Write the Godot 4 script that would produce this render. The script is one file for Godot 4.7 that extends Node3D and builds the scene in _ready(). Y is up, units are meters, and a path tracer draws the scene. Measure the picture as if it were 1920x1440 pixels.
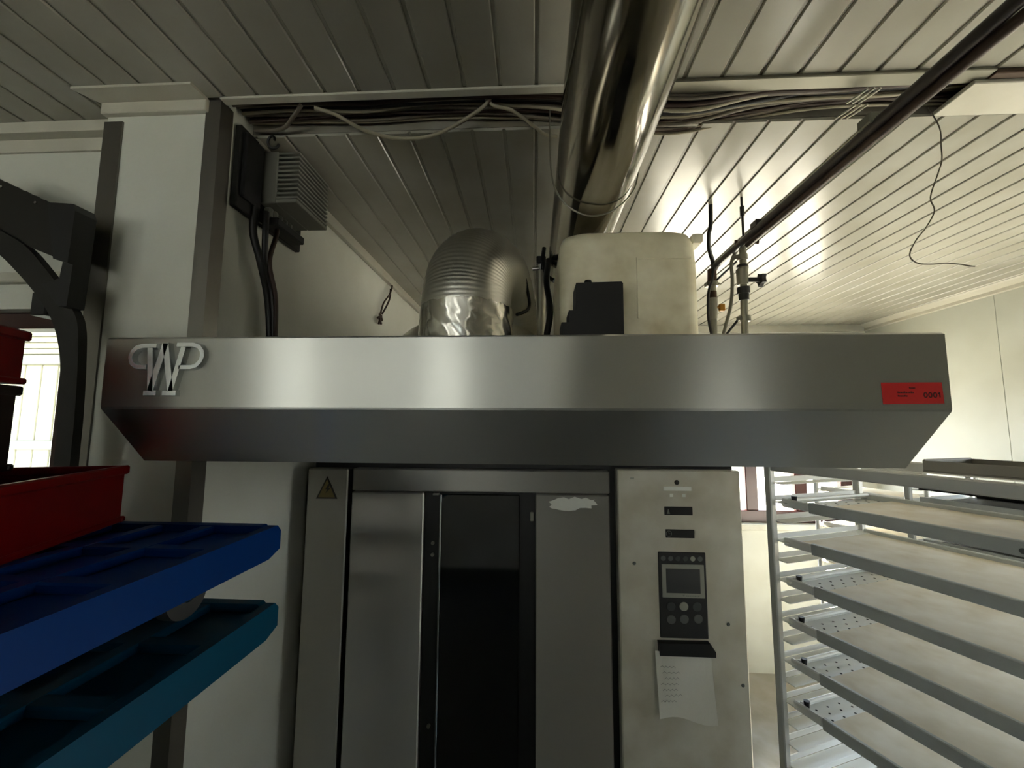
extends Node3D
# A bakery room: a steel rack oven with its vapour hood, a flue pipe under a panelled ceiling, racks of proofing trays, transport dollies.

const EYE := 2.0
var mats := {}
var taken := {}

# ------------------------------------------------------------------ scene graph helpers
func V(x: float, h: float, d: float) -> Vector3:   # x to the right, h above the eye, d metres ahead
	return Vector3(x, EYE + h, -d)

func numbered(called: String, parent: Node) -> String:
	var key := str(parent.get_instance_id()) + "/" + called
	var n: int = taken.get(key, 0)
	taken[key] = n + 1
	return called if n == 0 else "%s_%03d" % [called, n]

func thing(called: String, label: String, category: String, at: Vector3, turn := 0.0, group := "") -> Node3D:
	var o := Node3D.new()
	o.name = numbered(called, self)
	add_child(o)
	o.position = at
	o.rotation.y = turn
	o.set_meta("label", label)
	o.set_meta("category", category)
	if group != "":
		o.set_meta("group", group)
	return o

func structure(called: String, label := "", category := "") -> Node3D:
	var o := Node3D.new()
	o.name = numbered(called, self)
	add_child(o)
	o.set_meta("kind", "structure")
	if label != "":
		o.set_meta("label", label)
		o.set_meta("category", category)
	return o

# commits a shape that was laid out in world coordinates as a part of an unturned thing
func part(called: String, st: SurfaceTool, m: Material, parent: Node3D, label := "") -> MeshInstance3D:
	var o := MeshInstance3D.new()
	o.mesh = st.commit()
	o.material_override = m
	o.name = numbered(called, parent)
	parent.add_child(o)
	if parent.get_parent() == self and is_zero_approx(parent.rotation.y):
		o.position = -parent.position
	if label != "":
		o.set_meta("label", label)
	return o

# commits a shape laid out in the parent's own axes
func own(called: String, mesh: Mesh, m: Material, parent: Node3D, at := Vector3.ZERO, label := "") -> MeshInstance3D:
	var o := MeshInstance3D.new()
	o.mesh = mesh
	o.material_override = m
	o.name = numbered(called, parent)
	parent.add_child(o)
	o.position = at
	if label != "":
		o.set_meta("label", label)
	return o

func again(o: Node3D, label: String) -> Node3D:
	var base: String = o.get_meta("base_name") if o.has_meta("base_name") else String(o.name)
	var c: Node3D = o.duplicate()
	c.name = numbered(base, self)
	add_child(c)
	c.set_meta("label", label)
	return c

# ------------------------------------------------------------------ shape helpers
func shape() -> SurfaceTool:
	var st := SurfaceTool.new()
	st.begin(Mesh.PRIMITIVE_TRIANGLES)
	return st

func uv_of(p: Vector3, n: Vector3) -> Vector2:
	var a := n.abs()
	if a.y > a.x and a.y > a.z:
		return Vector2(p.x, p.z)
	if a.x > a.z:
		return Vector2(p.z, -p.y)
	return Vector2(p.x, -p.y)

func flat(st: SurfaceTool, pts: Array, n: Vector3) -> void:   # a convex flat face whose outside looks along n
	for i in range(1, pts.size() - 1):
		var a: Vector3 = pts[0]
		var b: Vector3 = pts[i]
		var c: Vector3 = pts[i + 1]
		if (c - a).cross(b - a).dot(n) < 0:
			var t := b
			b = c
			c = t
		for p in [a, b, c]:
			st.set_normal(n)
			st.set_uv(uv_of(p, n))
			st.add_vertex(p)

func away(st: SurfaceTool, pts: Array, center: Vector3) -> void:   # the same for a face of a convex body round center
	var mid := Vector3.ZERO
	for p in pts:
		mid += p
	mid /= pts.size()
	var n: Vector3 = (pts[2] - pts[0]).cross(pts[1] - pts[0]).normalized()
	if n.dot(mid - center) < 0:
		n = -n
	flat(st, pts, n)

func box(st: SurfaceTool, a: Vector3, b: Vector3) -> void:
	var lo := a.min(b)
	var hi := a.max(b)
	var c := (lo + hi) / 2
	away(st, [Vector3(lo.x, lo.y, lo.z), Vector3(lo.x, hi.y, lo.z), Vector3(lo.x, hi.y, hi.z), Vector3(lo.x, lo.y, hi.z)], c)
	away(st, [Vector3(hi.x, lo.y, lo.z), Vector3(hi.x, hi.y, lo.z), Vector3(hi.x, hi.y, hi.z), Vector3(hi.x, lo.y, hi.z)], c)
	away(st, [Vector3(lo.x, lo.y, lo.z), Vector3(hi.x, lo.y, lo.z), Vector3(hi.x, lo.y, hi.z), Vector3(lo.x, lo.y, hi.z)], c)
	away(st, [Vector3(lo.x, hi.y, lo.z), Vector3(hi.x, hi.y, lo.z), Vector3(hi.x, hi.y, hi.z), Vector3(lo.x, hi.y, hi.z)], c)
	away(st, [Vector3(lo.x, lo.y, lo.z), Vector3(hi.x, lo.y, lo.z), Vector3(hi.x, hi.y, lo.z), Vector3(lo.x, hi.y, lo.z)], c)
	away(st, [Vector3(lo.x, lo.y, hi.z), Vector3(hi.x, lo.y, hi.z), Vector3(hi.x, hi.y, hi.z), Vector3(lo.x, hi.y, hi.z)], c)

func cbox(st: SurfaceTool, a: Vector3, b: Vector3, bevel: float) -> void:   # a box with chamfered edges
	var c := (a + b) / 2
	var h := (b - a).abs() / 2
	var e: float = min(bevel, min(h.x, min(h.y, h.z)) * 0.9)
	var hs := [h.x, h.y, h.z]
	var corner := func(s: Array, axis: int) -> Vector3:
		var p := Vector3.ZERO
		for k in 3:
			p[k] = s[k] * (hs[k] if k == axis else hs[k] - e)
		return c + p
	for ax in 3:
		var u := (ax + 1) % 3
		var w := (ax + 2) % 3
		for s in [-1, 1]:
			var ring := []
			for q in [[-1, -1], [1, -1], [1, 1], [-1, 1]]:
				var sg := [0, 0, 0]
				sg[ax] = s
				sg[u] = q[0]
				sg[w] = q[1]
				ring.append(corner.call(sg, ax))
			away(st, ring, c)
			for t in [-1, 1]:   # edge between faces ax/s and u/t
				var s0 := [0, 0, 0]
				s0[ax] = s
				s0[u] = t
				s0[w] = -1
				var s1 := s0.duplicate()
				s1[w] = 1
				away(st, [corner.call(s0, ax), corner.call(s1, ax), corner.call(s1, u), corner.call(s0, u)], c)
	for sx in [-1, 1]:
		for sy in [-1, 1]:
			for sz in [-1, 1]:
				away(st, [corner.call([sx, sy, sz], 0), corner.call([sx, sy, sz], 1), corner.call([sx, sy, sz], 2)], c)

func prism(st: SurfaceTool, poly: PackedVector2Array, z0: float, z1: float, t := Transform3D.IDENTITY) -> void:   # outline in x and y, drawn out along z
	var idx := Geometry2D.triangulate_polygon(poly)
	for z in [min(z0, z1), max(z0, z1)]:
		var n: Vector3 = (t.basis * Vector3(0, 0, -1 if z == min(z0, z1) else 1)).normalized()
		for i in range(0, idx.size(), 3):
			flat(st, [t * Vector3(poly[idx[i]].x, poly[idx[i]].y, z), t * Vector3(poly[idx[i + 1]].x, poly[idx[i + 1]].y, z), t * Vector3(poly[idx[i + 2]].x, poly[idx[i + 2]].y, z)], n)
	var side := -1.0 if Geometry2D.is_polygon_clockwise(poly) else 1.0
	for i in poly.size():
		var a := poly[i]
		var b := poly[(i + 1) % poly.size()]
		var e := b - a
		if e.length() < 1e-6:
			continue
		var n := (t.basis * Vector3(e.y * side, -e.x * side, 0)).normalized()
		flat(st, [t * Vector3(a.x, a.y, z0), t * Vector3(b.x, b.y, z0), t * Vector3(b.x, b.y, z1), t * Vector3(a.x, a.y, z1)], n)

func grid(st: SurfaceTool, rings: Array, caps := true) -> void:   # a smooth skin over closed rings
	var m: int = rings[0].size()
	var nr := []
	var mids := []
	for r in rings:
		var mid := Vector3.ZERO
		for p in r:
			mid += p
		mids.append(mid / m)
	for i in rings.size():
		var row := []
		for j in m:
			var dv: Vector3 = rings[min(i + 1, rings.size() - 1)][j] - rings[max(i - 1, 0)][j]
			var du: Vector3 = rings[i][(j + 1) % m] - rings[i][(j - 1 + m) % m]
			var n := du.cross(dv).normalized()
			var out: Vector3 = rings[i][j] - mids[i]
			if n.dot(out) < 0 or n == Vector3.ZERO:
				n = -n
			if n == Vector3.ZERO:
				n = dv.normalized()
			row.append(n)
		nr.append(row)
	var along := 0.0
	for i in rings.size() - 1:
		var step: float = (mids[i + 1] - mids[i]).length()
		for j in m:
			var k := (j + 1) % m
			var q := [[rings[i][j], nr[i][j], Vector2(float(j) / m, along)], [rings[i + 1][j], nr[i + 1][j], Vector2(float(j) / m, along + step)], [rings[i + 1][k], nr[i + 1][k], Vector2(float(j + 1) / m, along + step)], [rings[i][k], nr[i][k], Vector2(float(j + 1) / m, along)]]
			for tr in [[0, 1, 2], [0, 2, 3]]:
				var a: Array = q[tr[0]]
				var b: Array = q[tr[1]]
				var c: Array = q[tr[2]]
				if (c[0] - a[0]).cross(b[0] - a[0]).dot(a[1] + b[1] + c[1]) < 0:
					var s := b
					b = c
					c = s
				for v in [a, b, c]:
					st.set_normal(v[1])
					st.set_uv(v[2])
					st.add_vertex(v[0])
		along += step
	if caps:
		flat(st, Array(rings[0]), (mids[0] - mids[1]).normalized())
		flat(st, Array(rings[-1]), (mids[-1] - mids[-2]).normalized())

func circle(c: Vector3, x: Vector3, y: Vector3, sides: int) -> PackedVector3Array:
	var r := PackedVector3Array()
	for j in sides:
		var a := TAU * j / sides
		r.append(c + x * cos(a) + y * sin(a))
	return r

func tube(st: SurfaceTool, pts: Array, radius: float, sides := 10, ripple := 0.0) -> void:   # a round bar along a path
	var rings := []
	var x := Vector3.ZERO
	for i in pts.size():
		var d: Vector3 = (pts[min(i + 1, pts.size() - 1)] - pts[max(i - 1, 0)]).normalized()
		if x == Vector3.ZERO:
			x = d.cross(Vector3.UP if absf(d.y) < 0.9 else Vector3.RIGHT).normalized()
		x = (x - d * x.dot(d)).normalized()
		var r := radius + (ripple if i % 2 == 0 else 0.0)
		rings.append(circle(pts[i], x * r, d.cross(x) * r, sides))
	grid(st, rings)

func ribbed_tube(st: SurfaceTool, pts: Array, radius: float, sides: int, depth: float) -> void:   # a spiral duct: shallow rings with flat crowns
	var rings := []
	var x := Vector3.ZERO
	for i in pts.size():
		var d: Vector3 = (pts[min(i + 1, pts.size() - 1)] - pts[max(i - 1, 0)]).normalized()
		if x == Vector3.ZERO:
			x = Vector3.RIGHT
		x = (x - d * x.dot(d)).normalized()
		var r: float = radius + depth * [0.0, 0.8, 1.0, 0.8][i % 4]
		rings.append(circle(pts[i], x * r, d.cross(x) * r, sides))
	grid(st, rings)

func rod(st: SurfaceTool, a: Vector3, b: Vector3, r0: float, r1 := -1.0, sides := 12) -> void:
	var d := (b - a).normalized()
	var x := d.cross(Vector3.UP if absf(d.y) < 0.9 else Vector3.RIGHT).normalized()
	var y := d.cross(x)
	var e := r0 if r1 < 0 else r1
	grid(st, [circle(a, x * r0, y * r0, sides), circle(b, x * e, y * e, sides)])

func smooth(pts: Array, steps := 6) -> Array:   # Catmull-Rom through the points
	var out := []
	for i in pts.size() - 1:
		var p0: Vector3 = pts[max(i - 1, 0)]
		var p1: Vector3 = pts[i]
		var p2: Vector3 = pts[i + 1]
		var p3: Vector3 = pts[min(i + 2, pts.size() - 1)]
		for s in steps:
			var t := float(s) / steps
			out.append(0.5 * (2 * p1 + (p2 - p0) * t + (2 * p0 - 5 * p1 + 4 * p2 - p3) * t * t + (3 * p1 - p0 - 3 * p2 + p3) * t * t * t))
	out.append(pts[-1])
	return out

func stroke(st: SurfaceTool, pts: Array, w: float, t: Transform3D, d: float, bevel: float) -> void:   # a flat raised stroke with sloping flanks; points in x and y
	for i in pts.size() - 1:
		var a: Vector2 = pts[i]
		var b: Vector2 = pts[i + 1]
		var e := (b - a).normalized()
		var n0: Vector2 = e.orthogonal()
		var n1 := n0
		if i > 0:
			var f: Vector2 = (pts[i] - pts[i - 1]).normalized()
			n0 = (n0 + f.orthogonal()).normalized()
		if i < pts.size() - 2:
			var f: Vector2 = (pts[i + 2] - pts[i + 1]).normalized()
			n1 = (n1 + f.orthogonal()).normalized()
		var q := []
		for k in [[w, 0.0], [w - bevel, d]]:
			for s in [[a, n0, -1], [a, n0, 1], [b, n1, 1], [b, n1, -1]]:
				var p: Vector2 = s[0] + s[1] * s[2] * k[0] / 2
				q.append(t * Vector3(p.x, p.y, k[1]))
		var c: Vector3 = (q[0] + q[2] + q[4] + q[6]) / 4
		away(st, [q[4], q[5], q[6], q[7]], c)
		for k in 4:
			var l := (k + 1) % 4
			away(st, [q[k], q[l], q[l + 4], q[k + 4]], c)

# ------------------------------------------------------------------ materials
func grain(size: int, seed_: int, freq: float, lo: Color, hi: Color, sx := 1.0, sy := 1.0, gamma_ := 1.0) -> ImageTexture:
	var f := FastNoiseLite.new()
	f.seed = seed_
	f.noise_type = FastNoiseLite.TYPE_SIMPLEX_SMOOTH
	f.fractal_octaves = 4
	f.frequency = freq
	var im := Image.create(size, size, false, Image.FORMAT_RGB8)
	for y in size:
		for x in size:
			# blended over the edges so that it repeats without a seam
			var u := float(x) / size
			var v := float(y) / size
			var a := lerpf(f.get_noise_2d(x * sx, y * sy), f.get_noise_2d((x - size) * sx, y * sy), u)
			var b := lerpf(f.get_noise_2d(x * sx, (y - size) * sy), f.get_noise_2d((x - size) * sx, (y - size) * sy), u)
			var t := clampf(lerpf(a, b, v) * 0.9 + 0.5, 0, 1)
			im.set_pixel(x, y, lo.lerp(hi, pow(t, gamma_)))
	return ImageTexture.create_from_image(im)

func mat(called: String, color: Color, rough: float, metal := 0.0) -> StandardMaterial3D:
	var m := StandardMaterial3D.new()
	m.resource_name = called
	m.albedo_color = color
	m.roughness = rough
	m.metallic = metal
	mats[called] = m
	return m

func textured(m: StandardMaterial3D, tex: Texture2D, scale_: float) -> StandardMaterial3D:
	m.albedo_texture = tex
	m.uv1_triplanar = true
	m.uv1_world_triplanar = true
	m.uv1_scale = Vector3.ONE * scale_
	return m

func make_materials() -> void:
	var m: StandardMaterial3D
	var mottled := grain(256, 3, 0.012, Color(0.90, 0.89, 0.86), Color(1, 1, 1))
	var stained := grain(256, 9, 0.02, Color(0.74, 0.70, 0.60), Color(1, 1, 1), 1, 1, 0.6)
	textured(mat("wall_paint", Color(0.86, 0.865, 0.83), 0.6), mottled, 0.5)
	textured(mat("panel_white", Color(0.77, 0.78, 0.74), 0.45), mottled, 0.4)
	textured(mat("plank", Color(0.655, 0.645, 0.605), 0.22), mottled, 0.8)
	mats.plank.metallic_specular = 0.5
	mat("plank_back", Color(0.42, 0.40, 0.34), 0.5)
	textured(mat("trim_white", Color(0.79, 0.78, 0.73), 0.5), mottled, 0.9)
	textured(mat("slab", Color(0.56, 0.55, 0.52), 0.9), stained, 0.6)
	textured(mat("floor", Color(0.17, 0.168, 0.16), 0.45), stained, 0.7)
	textured(mat("screed", Color(0.54, 0.525, 0.49), 0.5), stained, 0.7)
	textured(mat("ground", Color(0.62, 0.61, 0.58), 0.9), stained, 0.3)
	textured(mat("facade", Color(0.72, 0.71, 0.63), 0.8), mottled, 0.3)
	mat("asphalt", Color(0.3, 0.3, 0.29), 0.9)
	mat("facade_grey", Color(0.56, 0.57, 0.54), 0.7)
	mat("frame_brown", Color(0.20, 0.075, 0.055), 0.35)
	m = mat("pane", Color(0.9, 0.95, 0.94, 0.06), 0.02)
	m.transparency = BaseMaterial3D.TRANSPARENCY_ALPHA
	m = mat("dim_pane", Color(0.8, 0.82, 0.82, 0.84), 0.3)
	m.transparency = BaseMaterial3D.TRANSPARENCY_ALPHA
	m = mat("milky_pane", Color(0.8, 0.82, 0.82, 0.62), 0.3)
	m.transparency = BaseMaterial3D.TRANSPARENCY_ALPHA
	textured(mat("shed_wall", Color(0.65, 0.665, 0.67), 0.8), mottled, 0.3)
	# brushed stainless steel: the brushing runs level, so mirrored lights are drawn out upright
	m = mat("brushed", Color(0.77, 0.77, 0.75), 0.34, 1.0)
	m.anisotropy_enabled = true
	m.anisotropy = -0.93
	m = mat("brushed_oven", Color(0.70, 0.69, 0.66), 0.48, 1.0)
	m.anisotropy_enabled = true
	m.anisotropy = -0.9
	m = textured(mat("oven_grey", Color(0.84, 0.825, 0.77), 0.42, 0.1), grain(256, 44, 0.02, Color(0.80, 0.77, 0.70), Color(1, 1, 1), 1, 1, 0.5), 1.1)
	m = mat("flue", Color(0.58, 0.565, 0.53), 0.11, 1.0)
	mat("chrome", Color(0.78, 0.79, 0.79), 0.12, 1.0)
	mat("emblem_metal", Color(0.84, 0.85, 0.85), 0.26, 1.0)
	mat("aluminium", Color(0.74, 0.74, 0.72), 0.42, 1.0)
	mat("duct", Color(0.84, 0.83, 0.80), 0.34, 1.0)
	mat("foil", Color(0.88, 0.87, 0.84), 0.16, 1.0)
	mat("angle_steel", Color(0.46, 0.45, 0.42), 0.38, 0.9)
	mat("rack_steel", Color(0.80, 0.80, 0.78), 0.42, 0.35)
	mat("tray_alu", Color(0.95, 0.95, 0.93), 0.5, 0.1)
	textured(mat("tray_rail", Color(0.80, 0.82, 0.82), 0.45, 0.15), mottled, 3.0)
	textured(mat("liner", Color(0.97, 0.945, 0.89), 0.8), grain(256, 31, 0.02, Color(0.86, 0.82, 0.74), Color(1, 1, 1), 1, 1, 0.5), 1.6)
	mat("tray_hole", Color(0.10, 0.10, 0.09), 0.7)
	mat("pan_iron", Color(0.12, 0.115, 0.105), 0.5, 0.5)
	mat("pan_grey", Color(0.50, 0.48, 0.44), 0.5, 0.25)
	mat("black", Color(0.012, 0.012, 0.012), 0.5)
	mat("black_plastic", Color(0.02, 0.02, 0.02), 0.6)
	m = mat("oven_glass", Color(0.012, 0.012, 0.013), 0.06)
	m.metallic_specular = 1.0
	mat("cable_grey", Color(0.40, 0.37, 0.32), 0.6)
	mat("cable_pale", Color(0.58, 0.55, 0.47), 0.6)
	mat("cable_brown", Color(0.20, 0.13, 0.09), 0.6)
	mat("cable_black", Color(0.03, 0.03, 0.028), 0.5)
	m = mat("tank", Color(0.96, 0.94, 0.85), 0.5)
	textured(m, stained, 1.4)
	m.backlight = Color(0.25, 0.24, 0.19)
	mat("inverter_grey", Color(0.45, 0.45, 0.41), 0.5, 0.3)
	mat("inverter_dark", Color(0.10, 0.10, 0.09), 0.5, 0.3)
	mat("conduit_grey", Color(0.25, 0.235, 0.23), 0.35, 0.4)
	mat("conduit_brown", Color(0.25, 0.20, 0.17), 0.4, 0.4)
	mat("galvanised", Color(0.52, 0.51, 0.46), 0.42, 0.8)
	mat("brass_dark", Color(0.24, 0.17, 0.11), 0.45, 0.6)
	mat("tag_yellow", Color(0.62, 0.42, 0.05), 0.5)
	mat("hose", Color(0.44, 0.43, 0.38), 0.5)
	mat("machine", Color(0.085, 0.077, 0.05), 0.5, 0.2)
	mat("machine_black", Color(0.02, 0.02, 0.018), 0.5)
	mat("dolly_blue", Color(0.0, 0.17, 0.40), 0.42)
	mat("dolly_light_blue", Color(0.015, 0.25, 0.35), 0.42)
	for called in ["dolly_blue", "dolly_light_blue"]:
		mats[called].metallic_specular = 0.2
	mat("wheel", Color(0.22, 0.22, 0.21), 0.5)
	mat("crate_red", Color(0.38, 0.008, 0.01), 0.4)
	mats.crate_red.metallic_specular = 0.25
	mat("crate_brown", Color(0.12, 0.05, 0.035), 0.4)
	mat("table_steel", Color(0.5, 0.5, 0.48), 0.4, 0.9)
	mat("sticker", Color(0.80, 0.09, 0.075), 0.6)
	mat("sticker_ink", Color(0.25, 0.015, 0.01), 0.7)
	mat("panel_dark", Color(0.075, 0.08, 0.078), 0.5)
	mat("panel_button", Color(0.36, 0.37, 0.36), 0.55)
	mat("panel_button_pale", Color(0.62, 0.62, 0.56), 0.55)
	mat("panel_button_dim", Color(0.24, 0.25, 0.24), 0.55)
	mat("screen_frame", Color(0.60, 0.60, 0.55), 0.5)
	mat("screen_glass", Color(0.20, 0.205, 0.20), 0.3)
	mat("print_pale", Color(0.96, 0.96, 0.92), 0.7)
	mat("print_grey", Color(0.48, 0.49, 0.46), 0.6)
	mat("sign_yellow", Color(0.46, 0.40, 0.22), 0.6)
	mat("sign_black", Color(0.08, 0.075, 0.05), 0.6)
	mat("paper", Color(0.90, 0.89, 0.85), 0.85)
	mat("pencil", Color(0.42, 0.42, 0.40), 0.9)

# ------------------------------------------------------------------ the setting
func lay_camera_and_light() -> void:
	var cam := Camera3D.new()
	cam.name = "camera"
	add_child(cam)
	cam.position = Vector3(0, EYE, 0)
	cam.rotation = Vector3(0.09906, 0.05294, 0.00523)   # up 5.7 degrees, to the left 3 degrees
	cam.fov = rad_to_deg(2 * atan(720.0 / 770.5))
	cam.near = 0.02
	cam.current = true
	var sky_look := ProceduralSkyMaterial.new()
	sky_look.sky_top_color = Color(0.72, 0.82, 0.93)
	sky_look.sky_horizon_color = Color(0.95, 0.96, 0.93)
	sky_look.ground_bottom_color = Color(0.42, 0.41, 0.38)
	sky_look.ground_horizon_color = Color(0.80, 0.80, 0.76)
	sky_look.sky_energy_multiplier = 1.0
	var sky := Sky.new()
	sky.sky_material = sky_look
	var env := Environment.new()
	env.background_mode = Environment.BG_SKY
	env.sky = sky
	env.background_energy_multiplier = 15.5
	env.tonemap_mode = Environment.TONE_MAPPER_LINEAR
	env.tonemap_exposure = 1.0
	env.sdfgi_enabled = true
	env.ssao_enabled = true
	env.ssil_enabled = true
	# a high hazy sun beyond the rear window
	var sun := DirectionalLight3D.new()
	sun.name = "sun"
	add_child(sun)
	sun.look_at_from_position(Vector3.ZERO, Vector3(0.25, -1.15, 1.0))
	sun.light_color = Color(1.0, 0.98, 0.93)
	sun.light_energy = 49.0
	sun.light_angular_distance = 2.0
	sun.shadow_enabled = true
	var world := WorldEnvironment.new()
	world.name = "world_environment"
	world.environment = env
	add_child(world)

const LEFT := -3.4
const RIGHT := 2.87
const REAR := 3.66      # metres ahead of the camera
const NEAR_END := -3.0  # the wall behind the camera
const TOP := 0.9        # the ceiling above the eye

func wall_with_hole(st: SurfaceTool, x0: float, x1: float, z0: float, z1: float, hx0: float, hx1: float, hy0: float, hy1: float) -> void:   # from the floor to the slab, heights above the floor
	var y1 := 3.15
	box(st, Vector3(x0, 0, z0), Vector3(hx0, y1, z1))
	box(st, Vector3(hx1, 0, z0), Vector3(x1, y1, z1))
	box(st, Vector3(hx0, 0, z0), Vector3(hx1, hy0, z1))
	box(st, Vector3(hx0, hy1, z0), Vector3(hx1, y1, z1))

func window(called: String, x0: float, x1: float, y0: float, y1: float, z: float, mullions: Array, bar: float, label: String, glass: Material = null) -> void:
	var w := structure(called, label, "window")
	var f := shape()
	var d := 0.03
	cbox(f, Vector3(x0, y0, z - d), Vector3(x1, y0 + bar, z + d), 0.006)
	cbox(f, Vector3(x0, y1 - bar, z - d), Vector3(x1, y1, z + d), 0.006)
	cbox(f, Vector3(x0, y0 + bar, z - d), Vector3(x0 + bar, y1 - bar, z + d), 0.006)
	cbox(f, Vector3(x1 - bar, y0 + bar, z - d), Vector3(x1, y1 - bar, z + d), 0.006)
	part("window_frame", f, mats.frame_brown, w)
	var edges := [x0 + bar]
	for c in mullions:
		var g := shape()
		cbox(g, Vector3(c - bar / 2, y0 + bar, z - d), Vector3(c + bar / 2, y1 - bar, z + d), 0.006)
		part("mullion", g, mats.frame_brown, w)
		edges.append(c - bar / 2)
		edges.append(c + bar / 2)
	edges.append(x1 - bar)
	for k in range(0, edges.size(), 2):
		var g := shape()
		flat(g, [Vector3(edges[k], y0 + bar, z), Vector3(edges[k], y1 - bar, z), Vector3(edges[k + 1], y1 - bar, z), Vector3(edges[k + 1], y0 + bar, z)], Vector3(0, 0, 1))
		part("pane", g, mats.pane if glass == null else glass, w)

func build_room() -> void:
	var st := shape()
	var fl := structure("floor", "grey bakery floor below the racks", "floor")
	box(st, Vector3(LEFT - 0.15, -0.12, 3.15), Vector3(RIGHT + 0.15, 0, -1.2))
	part("dark_coating", st, mats.floor, fl)
	st = shape()
	box(st, Vector3(LEFT - 0.15, -0.12, -1.2), Vector3(RIGHT + 0.15, 0, -REAR - 0.15))
	part("pale_screed", st, mats.screed, fl)
	st = shape()
	box(st, Vector3(-18, -0.3, 16), Vector3(18, -0.12, -18))
	var g := thing("ground", "pale concrete yard outside the windows", "ground", Vector3(0, -0.3, 0))
	g.set_meta("kind", "structure")
	part("yard", st, mats.ground, g)
	# rear wall with its window
	st = shape()
	wall_with_hole(st, -0.99, RIGHT + 0.15, -REAR, -REAR - 0.15, 1.05, 2.72, 1.17, 2.43)
	var w := structure("wall_rear", "pale wall behind the oven and the racks", "wall")
	part("wall_panel", st, mats.wall_paint, w)
	st = shape()
	cbox(st, Vector3(1.02, 1.135, -REAR + 0.03), Vector3(2.75, 1.185, -REAR - 0.1), 0.006)
	part("window_sill", st, mats.trim_white, w)
	window("window_1", 1.06, 2.71, 1.185, 2.42, -REAR - 0.07, [1.87, 2.28], 0.1, "brown framed window behind the oven beside the tray racks")
	# right wall of tall sandwich panels, with a window out of view towards the camera
	w = structure("wall_right", "cream wall of tall panels at the right", "wall")
	var joints := [-REAR - 0.15, -2.655, -2.15, -1.5, -0.35, 0.8, 1.95, 3.15]
	for k in joints.size() - 1:
		st = shape()
		var in_hole: bool = k == 2 or k == 3
		for y in ([[0.0, 1.1], [2.32, 3.15]] if in_hole else [[0.0, 3.15]]):
			cbox(st, Vector3(RIGHT, y[0], joints[k] + 0.0006), Vector3(RIGHT + 0.15, y[1], joints[k + 1] - 0.0006), 0.0015)
		part("wall_panel", st, mats.panel_white, w)
	st = shape()
	box(st, Vector3(RIGHT + 0.1, 0, -REAR - 0.15), Vector3(RIGHT + 0.2, 3.15, -2.15))
	box(st, Vector3(RIGHT + 0.1, 0, -0.35), Vector3(RIGHT + 0.2, 3.15, 3.15))
	box(st, Vector3(RIGHT + 0.1, 0, -2.15), Vector3(RIGHT + 0.2, 1.1, -0.35))
	box(st, Vector3(RIGHT + 0.1, 2.32, -2.15), Vector3(RIGHT + 0.2, 3.15, -0.35))
	part("backing", st, mats.slab, w)
	window("window_5", 0.35, 2.15, 1.1, 2.32, 0.0, [1.25], 0.07, "window in the right wall out of view beside the racks")
	var side: Node3D = get_node("window_5")
	side.transform = Transform3D(Basis(Vector3.UP, PI / 2), Vector3(RIGHT + 0.07, 0, 0))
	# partition left of the oven
	st = shape()
	box(st, Vector3(-0.99, 0, -1.25), Vector3(-0.874, 3.15, -REAR - 0.15))
	part("wall_panel", st, mats.wall_paint, structure("wall_side", "white side wall left of the oven", "wall"))
	# pillar with steel corner angles
	w = structure("wall_pillar", "white pillar with grey steel corner angles", "pillar")
	st = shape()
	box(st, Vector3(-1.206, 0, -1.024), Vector3(-0.874, 3.15, -1.25))
	part("plaster", st, mats.wall_paint, w)
	for s in [[-1.21, -1.156, 1.0], [-0.87, -0.913, -1.0]]:
		st = shape()
		box(st, Vector3(s[0], 0, -1.019), Vector3(s[1], 2.845 if s[2] > 0 else 2.9, -1.0245))
		box(st, Vector3(s[0], 0, -1.0245), Vector3(s[0] + s[2] * 0.0045, 2.845 if s[2] > 0 else 2.9, -1.066))
		part("corner_angle", st, mats.angle_steel, w)
	st = shape()
	cbox(st, Vector3(-1.213, 2.862, -1.008), Vector3(-0.905, 2.9, -1.03), 0.002)
	part("cap_board", st, mats.trim_white, w)
	st = shape()
	prism(st, PackedVector2Array([Vector2(-1.245, 0.957), Vector2(-0.907, 0.957), Vector2(-0.905, 1.012), Vector2(-1.213, 1.012)]), 2.893, 2.9, Transform3D(Basis(Vector3(1, 0, 0), Vector3(0, 0, -1), Vector3(0, 1, 0)), Vector3.ZERO))
	part("ceiling_board", st, mats.trim_white, w)
	# wall with the left window
	st = shape()
	wall_with_hole(st, LEFT - 0.15, -1.0, -1.114, -1.26, -1.95, -1.345, 1.25, 2.335)
	w = structure("wall_front", "white wall left of the pillar above the window", "wall")
	part("wall_panel", st, mats.wall_paint, w)
	st = shape()
	cbox(st, Vector3(LEFT, 2.41, -1.09), Vector3(-1.29, 2.44, -1.13), 0.004)
	part("ledge", st, mats.trim_white, w)
	window("window_2", -1.945, -1.35, 1.255, 2.33, -1.16, [], 0.05, "bright window behind the red crates at the left")
	st = shape()
	box(st, Vector3(LEFT - 0.15, 0, -1.26), Vector3(LEFT, 3.15, 3.15))
	part("wall_panel", st, mats.wall_paint, structure("wall_left", "wall out of view at the left", "wall"))
	# wall behind the camera: windows and a glazed door
	w = structure("wall_behind", "wall behind the camera with windows and a glazed door", "wall")
	st = shape()
	wall_with_hole(st, LEFT - 0.15, -2.44, 3.0, 3.15, -3.1, -2.5, 1.5, 2.72)
	wall_with_hole(st, -2.44, -1.3, 3.0, 3.15, -2.38, -1.34, 1.5, 2.72)
	wall_with_hole(st, -1.3, -0.72, 3.0, 3.15, -1.27, -0.74, 1.5, 2.72)
	wall_with_hole(st, -0.72, 0.6, 3.0, 3.15, -0.69, 0.24, 1.5, 2.72)
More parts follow.
